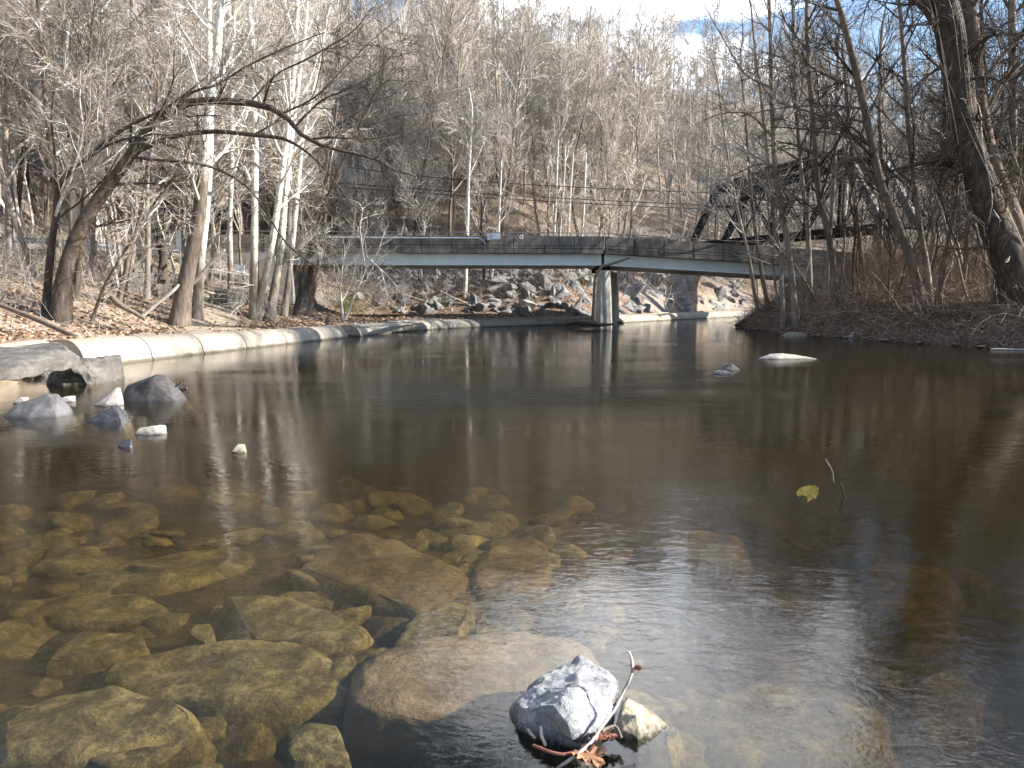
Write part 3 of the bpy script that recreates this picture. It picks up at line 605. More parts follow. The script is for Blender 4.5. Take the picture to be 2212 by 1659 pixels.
traced_tree('bare_tree', 'pale-edged trunk bending left across the middle of the truss bridge',
    [(1722, 664, 14), (1712, 610, 13), (1705, 554, 12), (1692, 466, 12), (1677, 385, 11), (1667, 227, 10), (1665, 101, 9), (1660, -5, 8)], 'bark_grey', 'twig_grey', 'full', seed=46, Y=43, top=4,
    limbs=[[(1690, 455, 5), (1655, 432, 4), (1610, 435, 3), (1560, 455, 2)], [(1666, 190, 5), (1610, 160, 4), (1560, 80, 3), (1520, 10, 2)], [(1672, 300, 5), (1620, 248, 4), (1560, 245, 3), (1500, 270, 2)], [(1675, 360, 4), (1640, 355, 4), (1590, 375, 3), (1540, 400, 2)]])
traced_tree('bare_tree', 'thin double stem left of the pale-edged trunk, crossing the truss bridge',
    [(1694, 655, 9), (1686, 560, 9), (1675, 491, 8), (1664, 380, 7), (1650, 260, 6), (1632, 120, 5), (1620, 0, 4)], 'bark_grey', 'twig_grey', 'slim', seed=47, Y=44, top=2, limbs=[[(1680, 660, 6), (1668, 560, 5), (1660, 470, 4), (1655, 330, 3)]])
traced_tree('bare_tree', 'straight pale-edged trunk in the right corner beyond the vine-covered trunk',
    [(2190, 640, 20), (2188, 520, 19), (2187, 415, 18), (2188, 250, 16), (2187, 100, 15), (2186, -5, 14)], 'bark_grey', 'twig_dark', 'full', seed=48, Y=38, top=5)
traced_tree('bare_tree', 'thin dark stem between the two trunks in the right corner',
    [(2150, 620, 12), (2148, 480, 11), (2140, 330, 9), (2126, 150, 7), (2118, 0, 6)], 'bark_dark', 'twig_dark', 'full', seed=49, Y=41, top=3)
traced_tree('leaning_tree', 'thin stem slanting left just behind the thickest slanting trunk',
    [(1990, 640, 10), (1960, 560, 9), (1925, 470, 8), (1895, 400, 7), (1850, 330, 5), (1820, 270, 3)], 'bark_grey', 'twig_dark', 'slim', seed=50, Y=38)
traced_tree('sapling', 'long dead stem slanting left across the right girder',
    [(1770, 665, 6), (1740, 610, 5), (1700, 560, 5), (1665, 525, 4), (1630, 510, 2)], 'bark_brown', 'twig_tan', 'slim', seed=51, mul=.5, Y=44)

for k, (lab, pts, YY) in enumerate([
    ('thin stem crossing the left end post of the black truss', [(1640, 664, 8), (1618, 560, 7), (1590, 440, 6), (1566, 300, 5), (1548, 160, 4)], 50.5),
    ('thin stem crossing the black truss just right of its left end post', [(1664, 668, 8), (1640, 560, 8), (1622, 420, 7), (1612, 280, 6), (1600, 120, 5)], 49),
    ('slim trunk in front of the right part of the black truss', [(1782, 660, 10), (1790, 540, 9), (1800, 400, 9), (1806, 260, 8), (1812, 80, 6)], 47),
    ('slim leaning trunk in front of the pale end post of the black truss', [(1868, 655, 11), (1858, 540, 11), (1846, 420, 10), (1836, 300, 8), (1822, 140, 6)], 45),
    ('dark trunk standing right of the pale end post of the black truss', [(1905, 650, 12), (1900, 520, 12), (1906, 400, 10), (1900, 240, 8), (1905, 60, 6)], 46),
    ('grey trunk rising in the brush right of the slanting grey trunk', [(2052, 648, 13), (2050, 520, 12), (2042, 380, 11), (2040, 220, 9), (2046, 40, 7)], 44)]):
    traced_tree('bare_tree', lab, pts, 'bark_brown' if k % 2 else 'bark_grey', 'twig_grey', 'full', seed=60 + k, Y=YY, top=3)
# --- many more trees, copied from a few shapes
def proto(seed, hgt, r0, recipe, mat, twig, lean=0.06, fork=False, mul=1.0, onepiece=True):
    rng = np.random.default_rng(seed); n = 14
    z = np.linspace(0, hgt, n); w = np.cumsum(rng.normal(size=(n, 2)) * 0.12, 0); w[0] = 0
    P = np.column_stack([w[:, 0] + z * rng.normal() * lean, w[:, 1] + z * rng.normal() * lean, z - 0.4]); R = r0 * (1 - 0.88 * np.linspace(0, 1, n) ** 0.9); R[0] *= 1.3
    tr = [(P, R)]
    if fork:
        t = rng.uniform(.25, .45); i = int(t * (n - 1)); a = rng.random() * 6.28; s = np.linspace(0, 1, n)
        Q = P[i] + np.column_stack([np.cos(a) * s ** .8 * hgt * .16, np.sin(a) * s ** .8 * hgt * .16, s * hgt * (1 - t) * .95]); tr.append((Q, R[i] * .75 * (1 - .85 * s)))
    gt = Geo(); gc = Geo()
    for p, r in tr:
        v, f = tubes(p[None], r[None], 6); (gt).add(v, f)
    if onepiece:
        g = gt
        for p, r in tr:
            crown_geo(rng, [(p, r)], recipe, gc, mul=mul)
        vv = np.vstack(gc.v); ff = np.vstack(gc.f4); g.add(vv, ff, m=1)
        return g.mesh('bare_tree', [M[mat], M[twig]], False)
    for p, r in tr: crown_geo(rng, [(p, r)], recipe, gc, mul=mul)
    return gt.mesh('trunk', M[mat], True), gc.mesh('crown', M[twig], False)
HR = [(22, .28, .99, (2.0, 4.4), (22, 52), 5, .10, .09, .5, .022), (8, .2, 1, (.9, 2.6), (20, 50), 3, .12, .07, .6, .013), (5, .15, 1, (.5, 1.4), (20, 50), 2, .12, .05, .7, .009)]
HS = [(16, .2, .99, (1.0, 2.8), (20, 45), 4, .09, .10, .5, .016), (6, .2, 1, (.5, 1.5), (25, 60), 3, .2, .05, .6, .010), (4, .15, 1, (.3, .9), (25, 65), 2, .2, .03, .7, .007)]
PROTO = [('dark forked', proto(201, 18, .20, HR, 'bark_dark', 'twig_grey', fork=True)), ('dark forked', proto(202, 16, .17, HR, 'bark_dark', 'twig_grey', fork=True)),
         ('tall grey', proto(203, 20, .21, HR, 'bark_grey', 'twig_grey')), ('tall grey', proto(204, 17, .16, HR, 'bark_grey', 'twig_tan')),
         ('brown', proto(205, 18, .19, HR, 'bark_brown', 'twig_grey', fork=True)), ('brown', proto(206, 15, .15, HR, 'bark_brown', 'twig_tan')),
         ('slim pale', proto(207, 13, .10, HS, 'bark_pale', 'twig_pale')), ('slim pale', proto(208, 10, .08, HS, 'bark_pale', 'twig_pale', fork=True)),
         ('tall grey', proto(209, 19, .18, HR, 'bark_grey', 'twig_grey', fork=True)), ('slim pale', proto(210, 12, .09, HS, 'bark_pale', 'twig_grey'))]
def view_x(p):  # photo x of a world point
    return CX + F * p[0] / p[1]
rng = np.random.default_rng(77)
cand = []
while len(cand) < 1350:
    yy = rng.uniform(34, 178); xx = rng.uniform(-0.80, 0.78) * yy
    if yy < 62 and -16 < xx < 27: continue
    A = np.array([xx]); B = np.array([yy])
    if not (in_poly(A, B, LPOLY)[0] and seg_dist(A, B, LSH)[0] > 4.0): continue
    if seg_dist(A, B, ROAD_L)[0] < 4.4: continue
    if seg_dist(A, B, np.array([(20, 82), (33, 66), (60, 30)], float))[0] < 6: continue
    dl = seg_dist(A, B, LSH)[0]
    if yy < 50 and dl < 10 and rng.random() < .6: continue
    if xx > 0 and H(xx, yy) > .86 * float(ridge(xx)) and rng.random() < .30: continue
    cand.append((xx, yy, H(xx, yy)))
cand.sort(key=lambda c: c[1])
regions = [(lambda X, Y: Y < 54 and X < -10, 'beside the road on the left bank'), (lambda X, Y: view_x((X, Y)) < 700, 'on the wooded slope above the left road'),
           (lambda X, Y: view_x((X, Y)) < 1500 and Y < 100, 'on the lower hillside behind the road bridge'), (lambda X, Y: view_x((X, Y)) < 1500, 'high on the hillside below the skyline'),
           (lambda X, Y: True, 'on the hillside behind the black truss')]
for k, (X, Y, Z) in enumerate(cand[:235]):
    pi = int(rng.integers(0, len(PROTO))); look, me_ = PROTO[pi]
    o = bpy.data.objects.new('bare_tree', me_); COL.objects.link(o)
    s = rng.uniform(.75, 1.2) * (0.8 if Y < 50 else 1.0); o.location = (X, Y, Z - 0.2); o.scale = (s, s, s * rng.uniform(.9, 1.15)); o.rotation_euler = (rng.normal() * .05, rng.normal() * .05, rng.random() * 6.28)
    reg = next(t for f, t in regions if f(X, Y))
    tag(o, f'one of the {look} trees {reg}', 'tree', f'{look} trees {reg}')
# right bank trees (each with trunk and crown)
rp = [('slim grey-barked tree', proto(221, 14, .10, LV['slim'], 'bark_grey', 'twig_dark', onepiece=False)), ('thin dark tree', proto(222, 12, .08, LV['slim'], 'bark_dark', 'twig_dark', onepiece=False)), ('slim brown tree', proto(223, 15, .12, LV['full'], 'bark_brown', 'twig_dark', onepiece=False))]
rng = np.random.default_rng(88); cnt = 0
while cnt < 64:
    yy = rng.uniform(34, 66); xx = rng.uniform(0.36, 0.74) * yy; A = np.array([xx]); B = np.array([yy])
    if not in_poly(A, B, RPOLY)[0] or seg_dist(A, B, RSH)[0] < 1.8 or seg_dist(A, B, ROAD_R)[0] < 4.2: continue
    if 46 < yy < 58 and xx < 28: continue
    look, (mt, mc) = rp[int(rng.integers(0, 3))]
    far = 'in the thicket beyond the right bank' if yy > 46 else 'in the thicket on top of the right bank'
    t = empty('bare_tree', (xx, yy, H(xx, yy)), f'one of the {look}s {far}', 'tree', f'{look}s {far}'.replace('_', ' '))
    s = rng.uniform(.6, 1.15); t.scale = (s, s, s); t.rotation_euler = (rng.normal() * .1, -abs(rng.normal()) * .1, rng.random() * 6.28)
    obj('trunk', mt, t); obj('crown', mc, t); cnt += 1
for k, (xx, yy, s) in enumerate([(24.5, 17, 1.25), (27, 20.5, 1.3), (24.5, 23, 1.2), (26, 26, 1.3), (23.5, 27.5, 1.1), (28, 29, 1.35)]):
    t = empty('bare_tree', (xx, yy, H(xx, yy)), 'one of the tall trees on the right bank beside the viewer', 'tree', 'trees of the right bank beside the viewer'); t.scale = (s, s, s); t.rotation_euler = (0, 0, k * 1.3)
    obj('trunk', rp[k % 3][1][0], t); obj('crown', rp[k % 3][1][1], t)
# the rest of the far wood, one mass
def mass(cands, seed, name):
    rng = np.random.default_rng(seed); g = Geo()
    rec = [(14, .25, .99, (1.8, 4.8), (22, 52), 4, .10, .09, .5, .03), (7, .2, 1, (.8, 2.4), (20, 50), 3, .12, .07, .6, .018), (3, .15, 1, (.5, 1.2), (25, 65), 2, .2, .03, .7, .012)]
    lib = []
    for s in range(6):
        r2 = np.random.default_rng(seed + s); h = r2.uniform(13, 20); n = 8; z = np.linspace(0, h, n); w = np.cumsum(r2.normal(size=(n, 2)) * .2, 0)
        P = np.column_stack([w, z - .5]); R = r2.uniform(.12, .22) * (1 - .85 * np.linspace(0, 1, n)); q = Geo(); v, f = tubes(P[None], R[None], 5); q.add(v, f); crown_geo(r2, [(P, R)], rec, q)
        lib.append((np.vstack(q.v), np.vstack(q.f4)))
    for X, Y, Z in cands:
        v, f = lib[int(rng.integers(0, 6))]; a = rng.random() * 6.28; s = rng.uniform(.75, 1.2); c_, s_ = math.cos(a), math.sin(a)
        g.add(v @ np.array([[c_, -s_, 0], [s_, c_, 0], [0, 0, 1]]).T * s + [X, Y, Z - .2], f)
    return g
tag(obj('far_wood', mass(cand[235:], 301, 'far_wood').mesh('far_wood', M['twig_grey'])), 'mass of bare trees filling the upper hillside up to the skyline', 'wood', kind='stuff')

# ------------------------------------------------------------------ undergrowth and leaves
def thicket(rng, pos, hmin, hmax, npts=5, jit=.22, up=.05, r=(.004, .012), spread=1.0, k=3):
    N = len(pos); P = np.zeros((N, npts, 3)); P[:, 0] = pos; d = rng.normal(size=(N, 3)) * [spread, spread, .4]; d[:, 2] = np.abs(d[:, 2]) + rng.uniform(.1, 1.2, N); d /= np.linalg.norm(d, axis=1, keepdims=True)
    L = rng.uniform(hmin, hmax, N)
    for s in range(1, npts):
        d = d + rng.normal(size=(N, 3)) * jit; d[:, 2] += up; d /= np.linalg.norm(d, axis=1, keepdims=True); P[:, s] = P[:, s - 1] + d * (L / (npts - 1))[:, None]
    r0 = rng.uniform(r[0], r[1], N); R = r0[:, None] * np.linspace(1, .35, npts)[None]
    g = Geo(); v, f = tubes(P, R, k); g.add(v, f)
    P2, R2 = branch(rng, P, R, 3, .25, 1, (hmin * .35, hmax * .4), (25, 60), 3, .2, .02, .7, r[0] * .6)
    v, f = tubes(P2, R2, 3); g.add(v, f); return g
def scatter(rng, n, f, y0, y1, k0, k1):
    out = []
    while sum(map(len, out)) < n:
        Y = y0 + (y1 - y0) * rng.random(n * 2) ** .8; X = (k0 + (k1 - k0) * rng.random(n * 2)) * Y; m = f(X, Y); out.append(np.column_stack([X, Y])[m])
    p = np.vstack(out)[:n]; return np.column_stack([p, height(p[:, 0], p[:, 1])])
rng = np.random.default_rng(5)
PATHL = np.array([(-13.4, 24), (-12.9, 29), (-13.2, 33), (-14.6, 36.5), (-17, 41), (-20, 46)], float)
fl = lambda X, Y: in_poly(X, Y, LPOLY) & (seg_dist(X, Y, LSH) > 3.0) & (seg_dist(X, Y, ROAD_L) > 3.9) & ~((Y > 47) & (Y < 59) & (X > -14) & (X < 27))
fr = lambda X, Y: in_poly(X, Y, RPOLY) & (seg_dist(X, Y, RSH) > 1.2) & (seg_dist(X, Y, ROAD_R) > 3.6)
p = scatter(rng, 7000, lambda X, Y: fl(X, Y) & (rng.random(len(X)) < sstep(4, 15, seg_dist(X, Y, LSH)) + .03) & (seg_dist(X, Y, PATHL) > 1.3), 24, 62, -.8, .1)
tag(obj('undergrowth', thicket(rng, p, .4, 2.6, 5, .14, .06, (.004, .012), .8).mesh('undergrowth', M['twig_tan'])), 'tangle of bare twigs and brush on the left bank', 'brush', kind='stuff')
p = scatter(rng, 42000, fl, 58, 165, -.75, .75); p[:, 2] -= .1
tag(obj('hillside_brush', thicket(rng, p, .8, 4.5, 4, .13, .10, (.008, .022), .8).mesh('hillside_brush', M['twig_tan'])), 'dense bare saplings and brush covering the hillside', 'brush', kind='stuff')
p = scatter(rng, 15000, lambda X, Y: fl(X, Y) & (seg_dist(X, Y, LSH) > 5), 60, 92, -.6, .6)
tag(obj('slope_brush', thicket(rng, p, .5, 2.6, 4, .16, .07, (.005, .014), .9).mesh('slope_brush', M['twig_brown'])), 'low brush and dead stems on the slope behind the bridge', 'brush', kind='stuff')
p = np.column_stack([rng.uniform(21, 38, 1900), rng.uniform(42, 51, 1900), np.zeros(1900)]); p[:, 2] = height(p[:, 0], p[:, 1])
tag(obj('tall_brush', thicket(rng, p, 2.0, 6.0, 6, .14, .08, (.006, .02), .7).mesh('tall_brush', M['twig_brown'])), 'tall dead stems screening the right end of the road bridge', 'brush', kind='stuff')
p = scatter(rng, 4800, fr, 30, 66, .3, .8)
tag(obj('bank_thicket', thicket(rng, p, .6, 4.2, 6, .24, .03, (.005, .019), 1.5).mesh('bank_thicket', M['twig_brown'])), 'dark tangled brush and dead stems on the right bank', 'brush', kind='stuff')
p = scatter(rng, 3600, lambda X, Y: in_poly(X, Y, RPOLY) & (seg_dist(X, Y, RSH) < 5), 28, 58, .25, .8)
g = thicket(rng, p, .4, 1.6, 5, .3, -.18, (.006, .02), 1.6)
tag(obj('root_tangle', g.mesh('root_tangle', M['twig_brown'])), 'tangle of roots and dead sticks hanging down the right bank face', 'roots', kind='stuff')
def leaves(rng, p, smin, smax):
    N = len(p); s = rng.uniform(smin, smax, N); a = rng.random(N) * 6.28; tl = rng.normal(size=(N, 2)) * .45
    ux = np.column_stack([np.cos(a), np.sin(a), tl[:, 0]]); uy = np.column_stack([-np.sin(a), np.cos(a), tl[:, 1]])
    c = p + [0, 0, .03]; q = np.stack([c - ux * s[:, None], c - uy * s[:, None] * .6 + [0, 0, .01], c + ux * s[:, None], c + uy * s[:, None] * .6 + [0, 0, .01]], 1)
    return Geo().add(q.reshape(-1, 3), np.arange(N * 4).reshape(-1, 4))
p = scatter(rng, 26000, lambda X, Y: in_poly(X, Y, LPOLY) & (seg_dist(X, Y, LSH) > 1.6) & (seg_dist(X, Y, ROAD_L) > 3.6) & (rng.random(len(X)) < .12 + .88 * sstep(.8, 2.2, seg_dist(X, Y, np.array([(-13.4, 24), (-12.9, 29), (-13.2, 33), (-14.6, 36.5), (-17, 41), (-20, 46)], float)))), 20, 64, -.8, .12)
tag(obj('leaf_litter', leaves(rng, p, .05, .12).mesh('leaf_litter', M['leaf_litter'])), 'dry brown leaves covering the left bank', 'leaves', kind='stuff')
tt = rng.random(900); Pp = crom(LSH[4:10], 400); kk = (tt * 398).astype(int); tn = Pp[kk + 1] - Pp[kk]; tn /= np.linalg.norm(tn, axis=1, keepdims=True); cl = fbm2(tt * 400, tt * 0, .12, 2, 4) > -.08
off = .85 + .35 * rng.random(900); p = np.column_stack([Pp[kk, 0] - tn[:, 1] * off, Pp[kk, 1] + tn[:, 0] * off, np.interp(Pp[kk, 1], PTY, PTZ) - .012])[cl]
tag(obj('leaf_litter', leaves(rng, p, .04, .09).mesh('leaf_litter', M['leaf_litter'])), 'dry leaves gathered along the top of the concrete pipe', 'leaves', kind='stuff')
p = scatter(rng, 12000, lambda X, Y: in_poly(X, Y, RPOLY) & (seg_dist(X, Y, RSH) > .5) & (seg_dist(X, Y, ROAD_R) > 3.6), 29, 62, .25, .8)
tag(obj('leaf_litter', leaves(rng, p, .05, .12).mesh('leaf_litter', M['leaf_litter'])), 'dry leaves scattered under the trees of the right bank', 'leaves', kind='stuff')

# ------------------------------------------------------------------ rocks
def hull_mesh(pts, mat, name='rock', sub=3, amp=0.04, freq=3.0, seed=0, origin=None, smooth_it=1, sharp=False):
    pts = np.asarray(pts, float); o = pts.mean(0) if origin is None else np.asarray(origin)
    bm = bmesh.new()
    for q in pts - o: bm.verts.new(q)
    r = bmesh.ops.convex_hull(bm, input=bm.verts)
    bmesh.ops.delete(bm, geom=[e for e in r['geom_interior'] if isinstance(e, bmesh.types.BMVert)], context='VERTS')
    loose = [v for v in bm.verts if not v.link_faces]
    if loose: bmesh.ops.delete(bm, geom=loose, context='VERTS')
    bmesh.ops.triangulate(bm, faces=bm.faces)
    for it in range(sub):
        bmesh.ops.subdivide_edges(bm, edges=[e for e in bm.edges], cuts=1, use_grid_fill=True)
        if it == 0 and smooth_it: bmesh.ops.smooth_vert(bm, verts=bm.verts, factor=.28, use_axis_x=True, use_axis_y=True, use_axis_z=True)
    for it in range(2 if sub >= 3 else 0): bmesh.ops.smooth_vert(bm, verts=bm.verts, factor=.5, use_axis_x=True, use_axis_y=True, use_axis_z=True)
    bm.normal_update(); bm.verts.ensure_lookup_table()
    co = np.array([v.co for v in bm.verts]); no = np.array([v.normal for v in bm.verts])
    d = fbm((co + o) * freq, 4, seed); d2 = np.abs(fbm((co + o) * freq * .45, 3, seed + 7))
    co = co + no * (amp * (d * 1.3 - d2 * 1.6))[:, None]
    for v, c in zip(bm.verts, co): v.co = c
    me = bpy.data.meshes.new(name); bm.to_mesh(me); bm.free(); me.materials.append(mat)
    me.polygons.foreach_set('use_smooth', np.full(len(me.polygons), not sharp)); return me, o
def facet_pts(rng, sx, sy, sz, n=14):
    d = rng.normal(size=(n, 3)); d /= np.linalg.norm(d, axis=1, keepdims=True); return d * [sx, sy, sz] * rng.uniform(.8, 1.1, (n, 1))
def rock(name, label, pix, mat, seed=0, amp=.03, freq=4.0, sub=3, depth_back=None, group=None, cat='rock', z_under=-.25, sm=1):
    """pix: (x, y, z) picture points with their heights; a spread footprint below the water line is added."""
    P = np.array([at_z(x_, y_, z_) if z_ < CAMZ - .05 else at_depth(x_, y_, 20) for x_, y_, z_ in pix]); foot = []
    c = P.mean(0)
    for q in P:
        foot.append([c[0] + (q[0] - c[0]) * 1.12, c[1] + (q[1] - c[1]) * 1.12, z_under])
    me, o = hull_mesh(np.vstack([P, foot]), M[mat], name, sub, amp, freq, seed, smooth_it=sm)
    return tag(obj(name, me, loc=o), label, cat, group)
def boulder(name, label, xl, xr, ybase, ytop, xpeak, mat, seed, deep=.7, shape='', **kw):
    """a boulder standing in the water between picture columns xl..xr with its waterline at ybase"""
    b = at_z((xl + xr) / 2, ybase, 0); Y = b[1]; X0 = at_z(xl, ybase, 0)[0]; X1 = at_z(xr, ybase, 0)[0]; hgt = (ybase - ytop) * Y / F
    xp = X0 + (X1 - X0) * (xpeak - xl) / (xr - xl); w = X1 - X0; dp = w * deep; r = np.random.default_rng(seed)
    P = [(X0, Y + dp * .3, 0), (X0 + w * .08, Y, .02), (X0 + w * .5, Y - dp * .12, 0), (X1 - w * .1, Y, .02), (X1, Y + dp * .35, 0), (X0 + w * .3, Y + dp, .1), (X1 - w * .3, Y + dp, .1),
         (xp, Y + dp * .35, hgt), (xp + w * .10, Y + dp * .45, hgt * .97), (xp - w * .12, Y + dp * .5, hgt * .9), (xp, Y + dp * .7, hgt * .9)]
    if shape == 'blunt': P += [(X0 + w * .03, Y + dp * .3, hgt * .55), (X0 + w * .08, Y + dp * .6, hgt * .6), (X0 + w * .5, Y + dp * .12, hgt * .80), (X0 + w * .70, Y + dp * .3, hgt * .80)]
    if shape == 'round': P += [(X0 + w * .2, Y + dp * .2, hgt * .55), (X1 - w * .22, Y + dp * .2, hgt * .55), (X1 - w * .2, Y + dp * .6, hgt * .5)]
    if shape == 'flat': P += [(X0 + w * .15, Y + dp * .3, hgt * .75), (X1 - w * .15, Y + dp * .3, hgt * .8), (X1 - w * .3, Y + dp * .1, hgt * .7)]
    P = np.array(P); foot = P[:7].copy(); foot[:, 2] = -.10 if w < .6 else -.45; cc = foot[:, :2].mean(0); foot[:, :2] = cc + (foot[:, :2] - cc) * (.95 if w < .6 else 1.5)
    me, o = hull_mesh(np.vstack([P, foot]), M[mat], name, 4, kw.get('amp', .03) * w, kw.get('freq', 2.2) / w, seed, smooth_it=0)
    return tag(obj(name, me, loc=(o[0], o[1], o[2])), label, 'rock', kw.get('group'))
boulder('boulder', 'big dark grey boulder with a shaded left face, standing in the water', 258, 390, 867, 812, 325, 'rock_dark', 1, .75, 'blunt')
boulder('rock', 'pale pinkish rock leaning against the left side of the big dark boulder', 197, 260, 877, 838, 245, 'rock_pale', 2, .8)
boulder('boulder', 'blue-grey humped boulder at the left edge of the photo', -6, 135, 902, 852, 86, 'rock_blue', 3, .7, 'round')
boulder('rock', 'small glossy black rock in front of the pale pinkish rock', 181, 272, 911, 878, 232, 'rock_wet', 4, .7)
boulder('rock', 'flat cream rock barely above the water, nearest of the left rocks', 282, 360, 939, 922, 325, 'rock_pale', 5, .6, 'flat', amp=.05)
boulder('rock', 'small flat pale stone between the blue-grey boulder and the pinkish rock', 116, 161, 869, 858, 140, 'rock_pale', 6, .6, 'flat')
boulder('rock', 'white stone peeping out behind the blue-grey boulder', 24, 58, 872, 859, 40, 'rock_pale', 7, .7, 'round')
boulder('rock', 'tiny buff stone breaking the surface alone, right of the cream rock', 498, 532, 978, 970, 514, 'rock_buff', 8, .6, 'flat')
boulder('rock', 'tiny dark flat stone just below the cream rock', 252, 284, 966, 960, 270, 'rock_wet', 9, .6, 'flat')
boulder('boulder', 'long smooth white rock in midstream with a water tail', 1640, 1775, 776, 765, 1688, 'rock_pale', 10, .35, amp=.015)
boulder('rock', 'dark pointed rock in midstream left of the long white rock', 1558, 1602, 800, 786, 1582, 'rock_dark', 11, .6)
boulder('rock', 'low dark rock awash just in front of the dark pointed midstream rock', 1540, 1584, 809, 801, 1562, 'rock_wet', 12, .5, 'flat')
boulder('rock', 'white stone at the water edge of the right bank', 1832, 1866, 730, 713, 1852, 'rock_pale', 13, .6, 'round')
boulder('rock', 'flat grey slab at the foot of the right bank, left of the white stone', 1690, 1752, 725, 716, 1720, 'rock_tawny', 14, .5, 'flat')
# ledge at the left
def plate(pix_top, thick, z, mat, label, seed, name='rock_slab'):
    P = np.array([at_z(x_, y_, z_) for x_, y_, z_ in pix_top]); Q = P - [0, 0, thick]
    me, o = hull_mesh(np.vstack([P, Q]), M[mat], name, 5, .07, 2.2, seed, smooth_it=0)
    return tag(obj(name, me, loc=o), label, 'rock')
plate([(-130, 762, 1.0), (0, 756, 1.0), (60, 748, 1.02), (125, 737, 1.05), (142, 748, 1.0), (174, 768, .78), (160, 776, .74), (60, 792, .72), (0, 802, .70), (-140, 812, .70)], .20, 1, 'rock_ledge', 'broad flat grey slab overhanging the water at the left edge', 21)
def rock_blocks():
    for k, (lab, xs_, yb, yt, seed, deep) in enumerate([('craggy broken block supporting the right end of the overhanging slab', (95, 200), 832, 782, 22, .8), ('dark recessed block under the overhanging slab at the left edge', (-60, 80), 822, 800, 23, .6)]):
        b = at_z(sum(xs_) / 2, yb, 0); Y = b[1]; X0, X1 = at_z(xs_[0], yb, 0)[0], at_z(xs_[1], yb, 0)[0]; h_ = (yb - yt) * Y / F; w = X1 - X0
        P = [(X0, Y + .1, -.4), (X1, Y + .2, -.4), (X1 + .1, Y + 1.6, -.4), (X0, Y + 1.6, -.4), (X0, Y + .3, h_), (X1 - .25, Y + .3, h_ * .95), (X1 - .1, Y + 1.6, h_ * 1.1), (X0, Y + 1.6, h_), (X1 - .02, Y + .35, h_ * .5), (X0 + w * .4, Y - .05, h_ * .45), (X0 + w * .7, Y - .02, h_ * .75)]
        if k: P = [(a, b_ + .9, c) for a, b_, c in P]
        me, o = hull_mesh(P, M['rock_ledge'], 'rock_block', 5, .16, 2.4, seed, smooth_it=0)
        tag(obj('rock_block', me, loc=o), lab, 'rock')
rock_blocks()
# foreground rocks
def frock(name, label, ring, top, mat, seed, amp, under=-.24, spread=1.16, freq=7.0):
    A = np.array([at_z(*q) for q in ring]); B = np.array([at_z(*q) for q in top]); c = A.mean(0); Fo = c + (A - c) * spread; Fo[:, 2] = under
    me, o = hull_mesh(np.vstack([A, B, Fo]), M[mat], name, 5, amp, freq, seed, smooth_it=0)
    return tag(obj(name, me, loc=o), label, 'rock')
frock('boulder', 'white angular boulder standing out of the water in the foreground',
      [(1258, 1412, .0), (1180, 1462, .0), (1112, 1512, 0), (1125, 1555, 0), (1180, 1585, 0), (1262, 1606, 0), (1312, 1570, 0), (1338, 1500, 0), (1310, 1450, 0)],
      [(1252, 1405, .055), (1210, 1440, 0.078), (1155, 1478, 0.101), (1104, 1510, 0.094), (1128, 1530, 0.125), (1190, 1520, 0.187), (1250, 1500, 0.203), (1300, 1470, 0.125), (1329, 1485, 0.094), (1318, 1540, 0.078), (1225, 1560, 0.133), (1272, 1592, 0.039)], 'rock_white', 41, .034)
frock('rock', 'low buff rock touching the right side of the white foreground boulder',
      [(1352, 1502, 0), (1330, 1560, 0), (1318, 1590, 0), (1380, 1596, 0), (1448, 1568, 0), (1405, 1525, 0)], [(1356, 1506, .06), (1342, 1540, .09), (1375, 1545, .10), (1400, 1560, .05), (1345, 1575, .04)], 'rock_buff', 42, .022)
# submerged stones
def sub_rock(label, pix, ztop, mat, seed, group=None, amp=.055, base=.6, name='submerged_boulder', spread=1.42):
    A = np.array([at_z(x_, y_, ztop - .03 * (i % 3)) for i, (x_, y_) in enumerate(pix)]); c = A.mean(0)
    A = c + (A - c) * 1.10; C2 = c + (A - c) * .80; C2[:, 2] = ztop + .02; Fo = c + (A - c) * spread; Fo[:, 2] = ztop - base
    me, o = hull_mesh(np.vstack([A, C2, Fo]), M[mat], name, 4, amp, 2.2, seed, smooth_it=1)
    return tag(obj(name, me, loc=o), label, 'rock', group)
v5 = lambda L: [(669 + a * .3279, 1115 + b * .3279) for a, b in L]
v4 = lambda L: [(a * .3617, 1059 + b * .3617) for a, b in L]
sub_rock('large brown sunken slab in the middle of the shallows', v5([(-60, 330), (230, 85), (430, 150), (850, 290), (1060, 430), (950, 560), (690, 610), (400, 540), (100, 450)]), -.30, 'bed_stone_brown', 51)
sub_rock('rounded brown sunken boulder right of the dark gap in the shallows', v5([(1250, 170), (1450, 140), (1560, 200), (1590, 310), (1500, 500), (1300, 530), (1120, 510), (1080, 380)]), -.30, 'bed_stone_brown', 52)
sub_rock('pale sunken stone carrying the low buff rock beside the foreground boulder', [(1300, 1500), (1370, 1480), (1440, 1520), (1480, 1580), (1420, 1640), (1320, 1640), (1290, 1580)], -.34, 'bed_stone', 68, spread=1.15)
sub_rock('small sunken slab behind the pinkish sunken slab', v5([(690, 650), (960, 585), (1080, 640), (1000, 760), (800, 810), (560, 850)]), -.26, 'bed_stone', 53)
sub_rock('wide pinkish slab just under the surface left of the white foreground boulder', v5([(500, 880), (900, 810), (1300, 800), (1650, 790), (1790, 860), (1900, 1050), (1820, 1300), (1560, 1380), (1360, 1350), (1050, 1360), (900, 1380), (600, 1235), (330, 1215), (340, 1040)]), -.25, 'bed_slab', 54, amp=.05, base=.45, spread=1.12)
